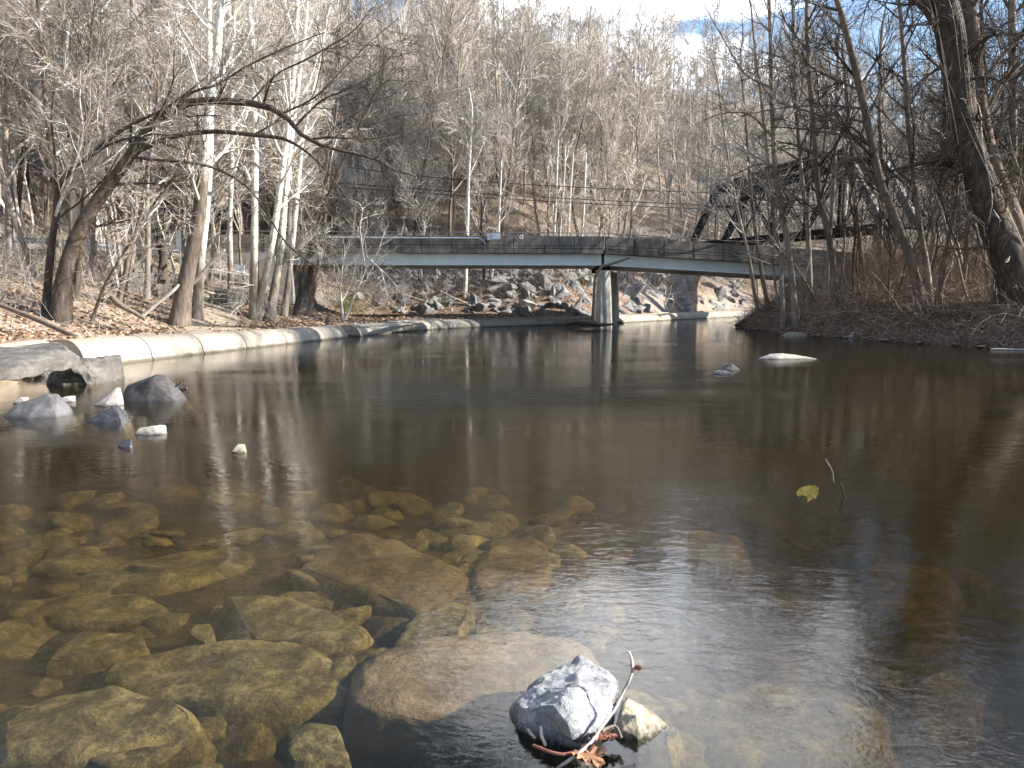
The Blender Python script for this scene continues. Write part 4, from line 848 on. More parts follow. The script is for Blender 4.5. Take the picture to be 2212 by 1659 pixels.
sub_rock('large olive sunken slab in the lower left middle', v4([(700, 1010), (1000, 990), (1500, 930), (1800, 940), (2000, 1040), (2040, 1120), (1950, 1200), (1700, 1290), (1200, 1300), (700, 1200)]), -.30, 'bed_stone', 55)
sub_rock('sunken boulder cut by the bottom edge, left of the dark blue pool', v5([(-160, 1420), (0, 1390), (190, 1450), (280, 1600), (320, 1720), (-160, 1720)]), -.20, 'bed_stone', 56)
sub_rock('golden sunken slab under the lower left corner', v4([(0, 1350), (350, 1200), (700, 1180), (1150, 1290), (1150, 1400), (850, 1500), (500, 1560), (0, 1620)]), -.26, 'bed_stone', 57)
sub_rock('long flat sunken slab at the upper left of the shallows', v4([(560, 480), (950, 420), (1400, 330), (1500, 380), (1450, 480), (1100, 560), (800, 600), (560, 580)]), -.36, 'bed_stone', 58)
sub_rock('sunken slab left of the long flat one, against the left edge', v4([(-20, 240), (200, 235), (460, 330), (470, 430), (200, 440), (-20, 430)]), -.38, 'bed_stone', 59)
sub_rock('sunken boulder below the left end of the long flat slab', v4([(0, 640), (450, 650), (900, 650), (980, 760), (860, 830), (500, 810), (200, 760), (0, 730)]), -.34, 'bed_stone', 60)
sub_rock('squarish sunken stone with a dark shadow on its left in the left shallows', v4([(1160, 810), (1270, 815), (1310, 905), (1220, 920), (1110, 890)]), -.25, 'bed_stone', 61, amp=.02)
sub_rock('brownish sunken stone left of the large olive slab', v4([(240, 1010), (480, 840), (850, 850), (900, 930), (640, 1000), (420, 1040)]), -.30, 'bed_stone', 62)
sub_rock('sunken slab joining the large brown slab at its lower edge', v4([(1350, 640), (1750, 650), (1880, 720), (2200, 800), (2100, 900), (1800, 920), (1500, 890), (1480, 760)]), -.25, 'bed_stone', 63)
sub_rock('sunken brown boulder below the midstream ripples, right of the shallows', [(1400, 1165), (1510, 1150), (1600, 1165), (1590, 1195), (1500, 1215), (1420, 1205)], -.5, 'bed_stone_brown', 64)
sub_rock('wide dim sunken slab right of the white foreground boulder', [(1480, 1560), (1620, 1480), (1800, 1480), (1900, 1540), (1880, 1600), (1700, 1659), (1520, 1640)], -.6, 'bed_stone', 65)
sub_rock('olive sunken stone under the tree reflections at the lower right', [(1960, 1480), (2060, 1440), (2130, 1500), (2100, 1600), (2000, 1620)], -.85, 'bed_stone', 66)
sub_rock('sunken orange-brown stone beneath the bright sky reflection at the right', [(1860, 1230), (1960, 1210), (2060, 1230), (2060, 1330), (1960, 1350), (1870, 1310)], -.8, 'bed_stone_brown', 67)
rng = np.random.default_rng(12); gs = Geo()
sr = []
for k in range(420):
    Y = rng.uniform(2.2, 8); X = rng.uniform(-.8, .8) * Y; s = rng.uniform(.03, .16) if k % 5 else rng.uniform(.12, .34); P = facet_pts(rng, s, s * rng.uniform(.6, 1), s * .45, 16); me, o = hull_mesh(P, M['bed_stone'], 'cobble', 2, .03 * s, 4 / s, k)
    n = len(me.vertices); co = np.zeros(n * 3); me.vertices.foreach_get('co', co); co = co.reshape(-1, 3)
    f = [list(pp.vertices) for pp in me.polygons]; f4 = [q for q in f if len(q) == 4]; f3 = [q for q in f if len(q) == 3]
    z0 = H(X, Y) + s * .1; z0 = min(z0, -.22 - s * .45); gs.add(co + [X, Y, z0], f4 or None, f3 or None); bpy.data.meshes.remove(me)
tag(obj('river_cobbles', gs.mesh('river_cobbles', M['bed_stone'], True)), 'cobbles strewn over the river bed under the shallow water', 'cobbles', kind='stuff')
snk = []
for k in range(6):
    P = facet_pts(rng, 1, .75, .42, 15); me, o = hull_mesh(P, M['bed_stone' if k % 3 else 'bed_stone_brown'], 'sunken_stone', 3, .05, 2.2, 700 + k); snk.append(me)
for k in range(190):
    Y = rng.uniform(3.2, 11.5); X = rng.uniform(-.74, .74 if k < 110 else .05) * Y; s = rng.uniform(.2, .58)
    if abs(X + .75) < .8 and abs(Y - 3.9) < .55: continue
    o = bpy.data.objects.new('sunken_stone', snk[int(rng.integers(0, 6))]); COL.objects.link(o); z0 = min(H(X, Y) + s * .12, -.26 - s * .42); o.location = (X, Y, z0); o.scale = (s, s, s); o.rotation_euler = (rng.normal() * .1, rng.normal() * .1, rng.random() * 6.28)
    side = 'left' if X < 0 else 'right'
    tag(o, f'one of the dim stones sunk on the bed of the {side} shallows', 'stone', f'sunken stones of the {side} shallows')
# boulders under the bridge and along the pipe
rng = np.random.default_rng(31)
named = {0: (870, 640, 46, 34, 'tilted flat-topped boulder beside the left girder end', 'rock_grey'), 1: (1042, 662, 34, 30, 'rounded grey boulder between the two stems under the bridge', 'rock_grey'), 2: (1095, 668, 40, 22, 'low wide grey boulder by the pipe left of the pier', 'rock_grey'),
         3: (770, 640, 42, 26, 'flat-topped grey boulder with a dark undercut, left of the bridge rocks', 'rock_grey'), 4: (1135, 660, 46, 30, 'pale slabby boulder left of the pier', 'rock_pale')}
for k, (x_, y_, w_, h_, lab, mt) in named.items():
    b = hit(x_, y_ + h_ * .4); s = w_ * .5 * b[1] / F * 1.2; P = facet_pts(rng, s, s * .8, h_ * .6 * b[1] / F, 12); me, o = hull_mesh(P, M[mt], 'boulder', 3, .06 * s, 2.5 / s, 400 + k, smooth_it=0)
    tag(obj('boulder', me, loc=(b[0], b[1] + s * .4, b[2] + h_ * .35 * b[1] / F)), lab, 'rock')
shapes = []
for k in range(7):
    P = facet_pts(rng, 1, .8, .75, 11); me, o = hull_mesh(P, M['rock_grey'], 'boulder', 3, .07, 2.2, 500 + k, smooth_it=0); shapes.append(me)
for k in range(260):
    x_ = rng.uniform(800, 1290) if k < 180 else rng.uniform(1340, 1610); y_ = rng.uniform(585, 684) if k < 180 else rng.uniform(600, 676)
    b = hit(x_, y_); s = rng.uniform(.35, 1.3) * (1.25 if y_ < 640 else .8)
    o = bpy.data.objects.new('boulder', shapes[k % 7]); COL.objects.link(o); o.location = (b[0], b[1] + s * .2, b[2] - s * .15); o.scale = (s * rng.uniform(.9, 1.9), s, s * rng.uniform(.7, 1.2)); o.rotation_euler = (rng.normal() * .4, rng.normal() * .4 + .3, rng.random() * 6.28)
    if k < 180: tag(o, 'one of the jagged grey rocks on the slope under the left span of the bridge', 'rock', 'jagged rocks under the left span')
    else: tag(o, 'one of the jagged grey rocks on the slope under the right span of the bridge', 'rock', 'jagged rocks under the right span')
shp2 = []
for k in range(4):
    P = facet_pts(rng, 1, .8, .8, 10); me, o = hull_mesh(P, M['rock_tawny'], 'outcrop', 3, .10, 2.0, 520 + k, smooth_it=0); shp2.append(me)
for k in range(16):
    x_, y_ = [(1080, 150), (1100, 200), (1330, 320), (1350, 350), (1380, 380), (1300, 300), (1400, 420), (1420, 310), (1250, 420), (1180, 330), (1450, 300), (1010, 210), (1480, 390), (1340, 410), (1280, 360), (1150, 260)][k]
    b = hit(x_, y_); s = rng.uniform(1.0, 2.6); o = bpy.data.objects.new('rock_outcrop', shp2[k % 4]); COL.objects.link(o); o.location = b; o.scale = (s, s, s * .9); o.rotation_euler = (rng.normal() * .3, rng.normal() * .3, rng.random() * 6.28)
    tag(o, 'one of the tawny rock outcrops among the trees of the hillside', 'rock outcrop', 'tawny outcrops on the hillside')
# shore stones of the right bank
P = facet_pts(rng, 1, .8, .6, 11); stone_me, o = hull_mesh(P, M['rock_tawny'], 'shore_stone', 2, .06, 2.2, 540, smooth_it=0)
for k in range(40):
    i = rng.integers(3, 8); t = rng.random(); q = RSH[i] * (1 - t) + RSH[i + 1] * t; s = rng.uniform(.07, .24)
    o = bpy.data.objects.new('shore_stone', stone_me); COL.objects.link(o); o.location = (q[0] - .1 + rng.normal() * .3, q[1], .02 + abs(rng.normal()) * .04); o.scale = (s * 1.4, s, s * .7); o.rotation_euler = (0, 0, rng.random() * 6.28)
    tag(o, 'one of the small stones along the waterline of the right bank', 'stone', 'small stones along the right waterline')

# ------------------------------------------------------------------ concrete pipe along the left bank
def pipe_run(s0, s1, label, joints, H_):
    P = crom(LSH[4:13], 240); L = np.concatenate([[0], np.cumsum(np.linalg.norm(np.diff(P, axis=0), axis=1))])
    def at(s): return np.array([np.interp(s, L, P[:, 0]), np.interp(s, L, P[:, 1])])
    root = None; cuts = [s0] + joints + [s1]
    o = at(s0); root = empty('concrete_pipe', (o[0], o[1], 0), label, 'pipe')
    prof_a = np.linspace(0, math.pi / 2, 9)
    for a, b in zip(cuts[:-1], cuts[1:]):
        g = Geo(); ss = np.linspace(a + .022, b - .022, max(5, int((b - a) / .5))); ring = []
        for s in ss:
            c = at(s); t = at(s + .2) - at(s - .2); t /= np.linalg.norm(t); n_ = np.array([-t[1], t[0]]); hh = np.interp(c[1], PTY, PTZ)
            prof = [(-.02, -.5), (-.02, .03), (.04, .06)] + [(.04 + .74 * (1 - math.cos(q)), .06 + (hh - .06) * math.sin(q)) for q in prof_a[1:]] + [(1.15, hh - .02), (1.35, hh - .18), (1.35, -.5)]
            ring.append([(c[0] + n_[0] * u - o[0], c[1] + n_[1] * u - o[1], w) for u, w in prof])
        m = len(ring[0]); R_ = np.array(ring); n = len(ring); ix = np.arange(n * m).reshape(n, m)
        g.add(R_.reshape(-1, 3), np.stack([ix[:-1, :-1], ix[1:, :-1], ix[1:, 1:], ix[:-1, 1:]], -1).reshape(-1, 4))
        for e, fl_ in ((0, 0), (n - 1, 1)):
            c = R_[e].mean(0); tri = [(i, i + 1, m) if fl_ else (i + 1, i, m) for i in range(m - 1)] + [((m - 1), 0, m) if fl_ else (0, m - 1, m)]
            g.add(np.vstack([R_[e], c]), None, tri)
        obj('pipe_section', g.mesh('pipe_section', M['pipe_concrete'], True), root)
    return L[-1]
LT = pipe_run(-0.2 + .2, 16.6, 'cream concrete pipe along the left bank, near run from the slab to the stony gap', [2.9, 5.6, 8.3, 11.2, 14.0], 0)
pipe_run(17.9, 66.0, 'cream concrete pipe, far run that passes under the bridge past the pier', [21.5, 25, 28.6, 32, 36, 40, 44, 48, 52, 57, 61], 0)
# rubble drain in the gap
rng = np.random.default_rng(41); q = at_z(786, 720, .1)
for k in range(9):
    s = rng.uniform(.12, .3); o = bpy.data.objects.new('rubble_stone', shapes[k % 7]); COL.objects.link(o); o.location = (q[0] - .1 - rng.random() * 1.2, q[1] + rng.uniform(-.4, .6), .02 + .3 * rng.random()); o.scale = (s, s, s); o.rotation_euler = rng.random(3) * 6
    tag(o, 'one of the rubble stones filling the gap between the two pipe runs', 'stone', 'rubble stones in the pipe gap')
for lab, (x0, x1, yy, zz) in [('longest pale slab lying on the far pipe run', (778, 880, 704, .66)), ('short pale slab lying behind the longest one on the pipe', (845, 905, 694, .72)), ('right-hand pale slab on the far pipe, next to the shaded stretch', (880, 952, 694, .70))]:
    a = at_z(x0, yy + 3, zz); b = at_z(x1, yy - 5, zz); g = Geo().beam(a - a, b - a, .5, .08); me = g.mesh('concrete_slab', M['concrete_pale']); tag(obj('concrete_slab', me, loc=a), lab, 'slab')

# ------------------------------------------------------------------ road bridge
BZ = 50.0; BTH = rad(4.0); BD = np.array([math.cos(BTH), math.sin(BTH)]); BN = np.array([-math.sin(BTH), math.cos(BTH)])
BP = np.array([(1303 - CX) / F * BZ, BZ])       # near face of the bridge above the pier
def bpnt(s, off, z): q = BP + BD * s + BN * off; return np.array([q[0], q[1], z])
def zpx(yv, Y=BZ): return CAMZ + (HOR - yv) / F * Y
PT = zpx(513.5); PB = zpx(549.5); GB = zpx(574.4)
SL, SR = -20.5, 22.5          # ends of the girders, measured from the pier
def sag(s): return -0.051 * max(0, s) - 0.00035 * max(0, s) ** 2
bridge = empty('road_bridge', (BP[0], BP[1], 0), 'concrete and pale blue steel road bridge crossing the river on one pier', 'bridge')
OB = np.array([BP[0], BP[1], 0])
def strip(name, s0, s1, o0, o1, z0, z1, mat, n=8, smooth=False, parent=bridge):
    g = Geo(); ss = np.linspace(s0, s1, n); v = []
    for s in ss:
        for (o_, z_) in ((o0, z0), (o1, z0), (o1, z1), (o0, z1)): v.append(bpnt(s, o_, z_ + sag(s)) - OB)
    f = []
    for i in range(n - 1):
        for j in range(4): a = i * 4 + j; b = i * 4 + (j + 1) % 4; f.append((a, a + 4, b + 4, b))
    f += [(0, 1, 2, 3), ((n - 1) * 4 + 3, (n - 1) * 4 + 2, (n - 1) * 4 + 1, (n - 1) * 4)]
    g.add(v, f); return obj(name, g.mesh(name, mat, smooth), parent)
W = 7.6; pl = 2.02
def parapet(off, s0, s1, outer):
    g = Geo(); k0 = s0
    root = None
    edges = [s0] + [s for s in np.arange(-30 * pl, 30 * pl, pl) if s0 + .3 < s < s1 - .3] + [s1]
    v = []
    for a, b in zip(edges[:-1], edges[1:]):
        for (zl, zh, oo) in ((PB, PB + .30, 0), (PB + .335, PB + .49, .03), (PB + .525, PT, .03)):
            o0, o1 = (off + oo, off + .32) if outer else (off - .32, off - oo)
            n = 3; ss = np.linspace(a + .028, b - .028, n); vv = []
            for s in ss:
                for (o_, z_) in ((o0, zl), (o1, zl), (o1, zh), (o0, zh)): vv.append(bpnt(s, o_, z_ + sag(s)) - OB)
            f = []
            for i in range(n - 1):
                for j in range(4): q = i * 4 + j; r = i * 4 + (j + 1) % 4; f.append((q, q + 4, r + 4, r))
            f += [(0, 1, 2, 3), ((n - 1) * 4 + 3, (n - 1) * 4 + 2, (n - 1) * 4 + 1, (n - 1) * 4)]; g.add(vv, f)
        # dark backing in the joint
    oo = (off + .06, off + .30) if outer else (off - .30, off - .06)
    ss = np.linspace(s0 + .02, s1 - .02, 12); vv = []
    for s in ss:
        for (o_, z_) in ((oo[0], PB + .01), (oo[1], PB + .01), (oo[1], PT - .03), (oo[0], PT - .03)): vv.append(bpnt(s, o_, z_ + sag(s)) - OB)
    f = []
    for i in range(11):
        for j in range(4): q = i * 4 + j; r = i * 4 + (j + 1) % 4; f.append((q, q + 4, r + 4, r))
    g.add(vv, f, m=1)
    return obj('parapet', g.mesh('parapet', [M['concrete_dark'], M['log_dark']]), bridge)
for a, b in ((-29.5, -.06), (.06, 30)):
    parapet(-.0, a, b, True); parapet(W, a, b, False)
    strip('deck', max(a, SL - 8) + .01, b - .01, .34, W - .34, PB + .02, PB + .30, M['concrete_grey'])
for k, off in enumerate(np.linspace(.55, W - .55, 5)):
    for a, b in ((SL, -.10), (.10, SR)):
        g = Geo(); n = 6
        for (w0, z0, z1) in ((.02, GB + .03, PB - .01), (.20, GB, GB + .03)):
            ss = np.linspace(a, b, n); vv = []
            for s in ss:
                for (o_, z_) in ((off - w0, z0), (off + w0, z0), (off + w0, z1), (off - w0, z1)): vv.append(bpnt(s, o_, z_ + sag(s)) - OB)
            f = []
            for i in range(n - 1):
                for j in range(4): q = i * 4 + j; r = i * 4 + (j + 1) % 4; f.append((q, q + 4, r + 4, r))
            f += [(0, 1, 2, 3), ((n - 1) * 4 + 3, (n - 1) * 4 + 2, (n - 1) * 4 + 1, (n - 1) * 4)]; g.add(vv, f)
        obj('girder', g.mesh('girder', M['girder']), bridge)
# railing
for off in (.16, W - .16):
    g = Geo()
    for a, b in ((-29.5, -.1), (.1, 30)):
        ss = np.linspace(a, b, 16); pts = np.array([bpnt(s, off, PT + .22 + sag(s)) - OB for s in ss]); g.tube(pts, .028, 6)
        for s in np.arange(a + .9, b, pl): g.tube([bpnt(s, off, PT - .03 + sag(s)) - OB, bpnt(s, off, PT + .21 + sag(s)) - OB], .026, 5)
    obj('railing', g.mesh('railing', M['steel_pale']), bridge)
# pier with pointed nose
def pier():
    zt = zpx(584.5) - .02; rows = []; ax = np.array([math.sin(rad(12)), math.cos(rad(12))]); lt = np.array([ax[1], -ax[0]])
    c0 = at_z(1297, 700, 0)[:2] * (49.6 / at_z(1297, 700, 0)[1])
    for z_, e in ((zt, 0.0), (zt - .16, 0.0), (-.9, .17)):
        A = c0 + [-.30 - e, .50]; Nn_ = c0 + [0, -e]; B = c0 + [.62 + e, .36]
        LL = 8.4
        rows.append([(*A, z_), (*Nn_, z_), (*B, z_), (*(B + ax * LL), z_), (*(Nn_ + ax * (LL + 1.0)), z_), (*(A + ax * LL), z_)])
    v = [np.array(q) - OB for r in rows for q in r]; f = []; n = 6
    for i in range(len(rows) - 1):
        for j in range(n): f.append((i * n + j, (i + 1) * n + j, (i + 1) * n + (j + 1) % n, i * n + (j + 1) % n))
    g = Geo().add(v, f); g.add(v[:6], [(0, 1, 2, 3), (0, 3, 4, 5)])
    obj('pier', g.mesh('pier', M['concrete_pier']), bridge)
    g = Geo()
    for off in np.linspace(.55, W - .55, 5):
        for s in (-.28, .28): g.box(bpnt(s + .12 * off, off, (zt + GB) / 2) - OB, .3, .36, max(.06, GB - zt - .01))
    obj('bearing', g.mesh('bearing', M['steel_black']), bridge)
pier()
for s, wz in ((SL - .5, -1), (SR + .5, 1)):
    strip('abutment', s - .5, s + .5, .2, W - .2, -.5, PB - .02, M['concrete_grey'], 2)
strip('wing_wall', SL - 9.2, SL - 1.02, -.05, .30, .5, PB - .02, M['concrete_grey'], 3); strip('wing_wall', SR + 1.02, SR + 8.0, -.05, .30, 1.2, PB - .02, M['concrete_grey'], 3)
# conduit and gauge box on the parapet
def bs(xv): # picture column -> distance along the bridge face
    k = (xv - CX) / F; return (k * BP[1] - BP[0]) / (BD[0] - k * BD[1])
g = Geo(); zc = PT - .17
g.tube([bpnt(bs(690), -.07, zc) - OB, bpnt(bs(900), -.07, zc) - OB, bpnt(bs(1034), -.07, zc) - OB, bpnt(bs(1041), -.08, zc - .06) - OB, bpnt(bs(1046), -.09, zc - .2) - OB, bpnt(bs(1049), -.10, zc - .36) - OB], .055, 8)
obj('conduit', g.mesh('conduit', M['galv'], True), bridge)
g = Geo()
cab = [bpnt(bs(1047), -.12, zc - .36) - OB, bpnt(bs(1050), -.16, zc - .52) - OB, bpnt(bs(1053), -.2, zc - .55) - OB, bpnt(bs(1056), -.2, zc - .5) - OB, bpnt(bs(1059), -.2, zc - .3) - OB, bpnt(bs(1060), -.2, zc - .1) - OB]
g.tube(crom(cab, 16), .02, 5); obj('cable', g.mesh('cable', M['steel_pale'], True), bridge)
RB = np.array([[BD[0], BN[0], 0], [BD[1], BN[1], 0], [0, 0, 1]])
g = Geo().box(bpnt(bs(1058.5), -.35, PT - .12) - OB, .34, .5, .42, RB); obj('junction_box', g.mesh('junction_box', M['galv']), bridge)
g = Geo().box(bpnt(bs(1071.5), -.80, PT - .10) - OB, .52, .5, .40, RB); g.beam(bpnt(bs(1071.5), -.54, PT - .05) - OB, bpnt(bs(1071.5), .1, PT - .05) - OB, .26, .12)
obj('gauge_box', g.mesh('gauge_box', M['plastic_white']), bridge)
g = Geo(); a = np.linspace(0, 2 * math.pi, 14); g.tube([bpnt(bs(1125.5) + .10 * math.cos(t), -.05, PT - .08 + .11 * math.sin(t)) - OB for t in a], .03, 6); obj('mounting_ring', g.mesh('mounting_ring', M['plastic_white'], True), bridge)

# ------------------------------------------------------------------ black truss bridge behind
def truss():
    A0 = at_depth(1548, 412, 84.0); A1 = at_depth(1828, 332, 68.0)
    dirv = A1[:2] - A0[:2]; Lc = np.linalg.norm(dirv); dirv /= Lc; nrm = np.array([dirv[1], -dirv[0]])    # far side towards the right-back
    if nrm[1] < 0: nrm = -nrm
    zb = 8.0; root = empty('truss_bridge', (A0[0], A0[1], zb), 'black riveted steel truss bridge half hidden by trees behind the road bridge', 'bridge'); O = np.array([A0[0], A0[1], zb])
    npan = 4; pan = Lc / npan; topz = lambda i: A0[2] + (A1[2] - A0[2]) * (i / npan) + .5 * math.sin(math.pi * i / npan) * .6
    def pt(i, side, z): q = A0[:2] + dirv * pan * i + nrm * side; return np.array([q[0], q[1], z]) - O
    for side in (0.0, 4.4):
        g = Geo()
        for i in range(npan): g.beam(pt(i, side, topz(i)), pt(i + 1, side, topz(i + 1)), .55, .95)
        obj('top_chord', g.mesh('top_chord', M['steel_black']), root)
        g = Geo(); g.beam(pt(-.95, side, zb), pt(npan + .9, side, zb), .4, .5); obj('bottom_chord', g.mesh('bottom_chord', M['steel_black']), root)
        for i0, i1, mt in ((-.9, 0, 'steel_black'), (npan + .95, npan, 'steel_pale')):
            g = Geo().beam(pt(i0, side, zb + .2), pt(i1, side, topz(i1)), .5, .7); obj('end_post', g.mesh('end_post', M[mt]), root)
        for i in range(0, npan + 1):
            g = Geo(); w = .12 if i in (0, npan) else .34; g.beam(pt(i, side, zb + .3), pt(i, side, topz(i) - .3), w, w, (dirv[0], dirv[1], 0))
            obj('vertical_post', g.mesh('vertical_post', M['steel_black']), root)
        for i in range(npan):
            a, b = (i, i + 1) if i < npan / 2 else (i + 1, i)
            g = Geo()
            for e in (-.16, .16): g.beam(pt(a, side, topz(a) - .4) + np.append(dirv * e, 0), pt(b, side, zb + .4) + np.append(dirv * e, 0), .12, .10)
            P0, P1 = pt(a, side, topz(a) - .4), pt(b, side, zb + .4)
            for t in np.linspace(.04, .94, 14): q0 = P0 + (P1 - P0) * t + np.append(dirv * .16, 0); q1 = P0 + (P1 - P0) * (t + .05) - np.append(dirv * .16, 0); g.beam(q0, q1, .05, .05)
            obj('diagonal', g.mesh('diagonal', M['steel_black']), root)
            if 0 < i < npan - 1:
                g = Geo().beam(pt(b, side, topz(b) - .4), pt(a, side, zb + .4), .12, .14); obj('diagonal', g.mesh('diagonal', M['steel_black']), root)
    for i in range(npan + 1):
        g = Geo(); z1 = topz(i); g.beam(pt(i, 0, z1), pt(i, 4.4, z1), .3, .3); g.beam(pt(i, 0, z1 - 1.7), pt(i, 4.4, z1 - 1.7), .2, .25)
        for k in range(6): a = 4.4 * k / 6; b = 4.4 * (k + 1) / 6; g.beam(pt(i, a, z1), pt(i, b, z1 - 1.7), .07, .07); g.beam(pt(i, a, z1 - 1.7), pt(i, b, z1), .07, .07)
        obj('sway_frame', g.mesh('sway_frame', M['steel_black']), root)
    g = Geo()
    for i in range(npan): g.beam(pt(i, 0, topz(i)), pt(i + 1, 4.4, topz(i + 1)), .15, .15); g.beam(pt(i, 4.4, topz(i)), pt(i + 1, 0, topz(i + 1)), .15, .15)
    obj('lateral_bracing', g.mesh('lateral_bracing', M['steel_black']), root)
    g = Geo(); g.beam(pt(-1, 2.6, zb + .15), pt(npan + 1, 2.6, zb + .15), 4.8, .3); obj('deck', g.mesh('deck', M['steel_black']), root)
    # stone abutments that carry the ends
    for i, lab in ((-1.1, 'masonry abutment under the far end of the black truss'), (npan + 1.1, 'masonry abutment under the near end of the black truss')):
        q = pt(i, 2.6, 0) + O; h0_ = min(H(q[0], q[1]), 7.0) - .5; g = Geo(); n = 6; hh = (zb - .36 - h0_) / n
        R3 = np.array([[dirv[0], nrm[0], 0], [dirv[1], nrm[1], 0], [0, 0, 1]])
        for k in range(n):
            for j in range(6):
                g.box((0, 0, 0) + np.append(nrm * (-3 + j + (.5 if k % 2 else .25)), hh * (k + .5)), 2.4, .97, hh - .03, R3)
        t = obj('stone_abutment', g.mesh('stone_abutment', M['block_stone']), loc=(q[0], q[1], h0_)); tag(t, lab, 'abutment')
truss()

# ------------------------------------------------------------------ power lines
def wire(pix, depths, label, mat, r, name='power_line'):
    P = np.array([at_depth(x_, y_, d_) for (x_, y_), d_ in zip(pix, depths)]); P = crom(P, 40); o = P[0].copy(); g = Geo().tube(P - o, r, 5)
    tag(obj(name, g.mesh(name, M[mat], True), loc=o), label, 'power line')
wire([(600, 340), (870, 376), (1115, 397), (1503, 415), (1778, 417), (2212, 420)], [62] * 6, 'topmost black power line above the road bridge', 'wire', .035)
wire([(600, 385), (835, 403), (1115, 423), (1518, 442), (1778, 444), (2212, 446)], [62] * 6, 'middle black power line above the road bridge', 'wire', .035)
wire([(600, 398), (835, 411), (1115, 431), (1518, 451), (1778, 453), (2212, 456)], [62.5] * 6, 'lowest black power line above the road bridge', 'wire', .035)
wire([(-60, 117), (20, 123), (180, 140), (340, 154)], [58] * 4, 'upper bright power line among the trees at the left', 'wire_sunlit', .045)
wire([(-60, 146), (20, 152), (180, 164), (340, 170)], [58] * 4, 'lower bright power line among the trees at the left', 'wire_sunlit', .035)
wire([(140, 140), (240, 148), (340, 154)], [58.3] * 3, 'short bright power line joining the upper one at the left', 'wire_sunlit', .045)

# ------------------------------------------------------------------ guard rail, walls, sign on the left bank
gp = crom(np.array([(-20.5, 47.0), (-25.5, 43.8), (-29.3, 38.0), (-34, 28)], float), 30)
root = empty('guard_rail', (gp[0][0], gp[0][1], 4.9), 'galvanised guard rail beside the road behind the left trees', 'guard rail'); O = np.array([gp[0][0], gp[0][1], 4.9])
zr = [max(H(q[0], q[1]), 4.3) for q in gp]; zr = np.convolve(np.pad(zr, 3, 'edge'), np.ones(7) / 7, 'valid')
g = Geo(); prof = [(.0, .42), (.06, .48), (0, .55), (0, .60), (.06, .68), (.0, .74)]; v = []
T = np.gradient(gp, axis=0); T /= np.linalg.norm(T, axis=1, keepdims=True); Nn = np.stack([T[:, 1], -T[:, 0]], 1)
for q, n_, z_ in zip(gp, Nn, zr): v += [(*(q + n_ * u), z_ + w) - O for u, w in prof]
m = len(prof); ix = np.arange(len(gp) * m).reshape(-1, m); g.add(v, np.stack([ix[:-1, :-1], ix[1:, :-1], ix[1:, 1:], ix[:-1, 1:]], -1).reshape(-1, 4)); obj('rail_beam', g.mesh('rail_beam', M['galv']), root)
for q, n_, z_ in list(zip(gp, Nn, zr))[::3]:
    g = Geo().box(np.array([*(q - n_ * .09), z_ + .35]) - O, .12, .12, 1.0); obj('post', g.mesh('post', M['log_brown']), root)
def stone_wall(pix0, pix1, hgt, label, seed, Y):
    a = at_depth(pix0[0], pix0[1], Y); b = at_depth(pix1[0], pix1[1], Y + 1); L = np.linalg.norm((b - a)[:2]); d = (b - a)[:2] / L; r = np.random.default_rng(seed); base = min(H(a[0], a[1]), H(b[0], b[1])) - .2
    g = Geo(); R3 = np.array([[d[0], -d[1], 0], [d[1], d[0], 0], [0, 0, 1]]); z_ = 0; row = 0
    while z_ < hgt:
        h_ = r.uniform(.18, .32); s = r.random() * .3 + row * r.uniform(0, .12); row += 1
        while s < L:
            w = r.uniform(.3, .7)
            g.box((d[0] * (s + w / 2), d[1] * (s + w / 2), z_ + h_ / 2), w - .03, .6 + r.uniform(-.06, .1), h_ - .025, R3)
            s += w
        z_ += h_
    tag(obj('stone_wall', g.mesh('stone_wall', M['block_stone']), loc=(a[0], a[1], base)), label, 'wall')
stone_wall((262, 632), (312, 634), 1.6, 'ruined wall of squared stones behind the leaning brown trunk', 1, 38.0)
stone_wall((328, 636), (384, 638), 1.2, 'low ruined stone wall just left of the thick brown trunk', 2, 38.6)
stone_wall((440, 655), (520, 655), 1.2, 'low mossy stone wall right of the thick brown trunk', 3, 41.0)
def post_sign():
    b = at_depth(388, 545, 46.0); r_ = empty('road_marker', (b[0], b[1], b[2]), 'narrow white marker panel standing by the guard rail behind the thick brown trunk', 'marker')
    g = Geo().box((0, 0, .75), .34, .04, 1.1); obj('panel', g.mesh('panel', M['plastic_white']), r_)
    g = Geo().box((0, .045, -.2), .06, .04, 1.6); obj('post', g.mesh('post', M['galv']), r_)
post_sign()
# pale sheet lying by the white trunks
b = at_depth(519, 580, 46); g = Geo().box((0, 0, 0), .5, .08, .42, np.array(Matrix.Rotation(.15, 3, 'Y'))); tag(obj('white_sheet', g.mesh('white_sheet', M['plastic_white']), loc=b), 'small white sheet behind the trees left of the straight white trunk', 'sheet')

# ------------------------------------------------------------------ logs, driftwood, sticks
def log(name, label, pix, mat, Y=None, zs=None, k=8, seed=0, twigs=0, cat='log', jit=.01, part=None):
    rng = np.random.default_rng(seed + 900); W = []
    for i, p in enumerate(pix):
        W.append(at_z(p[0], p[1], zs[i]) if zs is not None else at_depth(p[0], p[1], (Y[i] if np.ndim(Y) else Y)))
    W = np.array(W); o = W[0].copy(); R = np.array([p[2] * .5 * w[1] / F for p, w in zip(pix, W)])
    P, R = smooth_trunk(W - o, R, max(6, 4 * len(pix)), rng, jit); g = Geo(); g.tube(P, R, k)
    if twigs:
        P2, R2 = branch(rng, P[None], R[None], twigs, .15, 1, (.2, .9), (30, 80), 5, .25, 0, .5, .004); v, f = tubes(P2, R2, 4); g.add(v, f)
    return tag(obj(name, g.mesh(name, M[mat], True), loc=o), label, cat)
b = hit(312, 682)
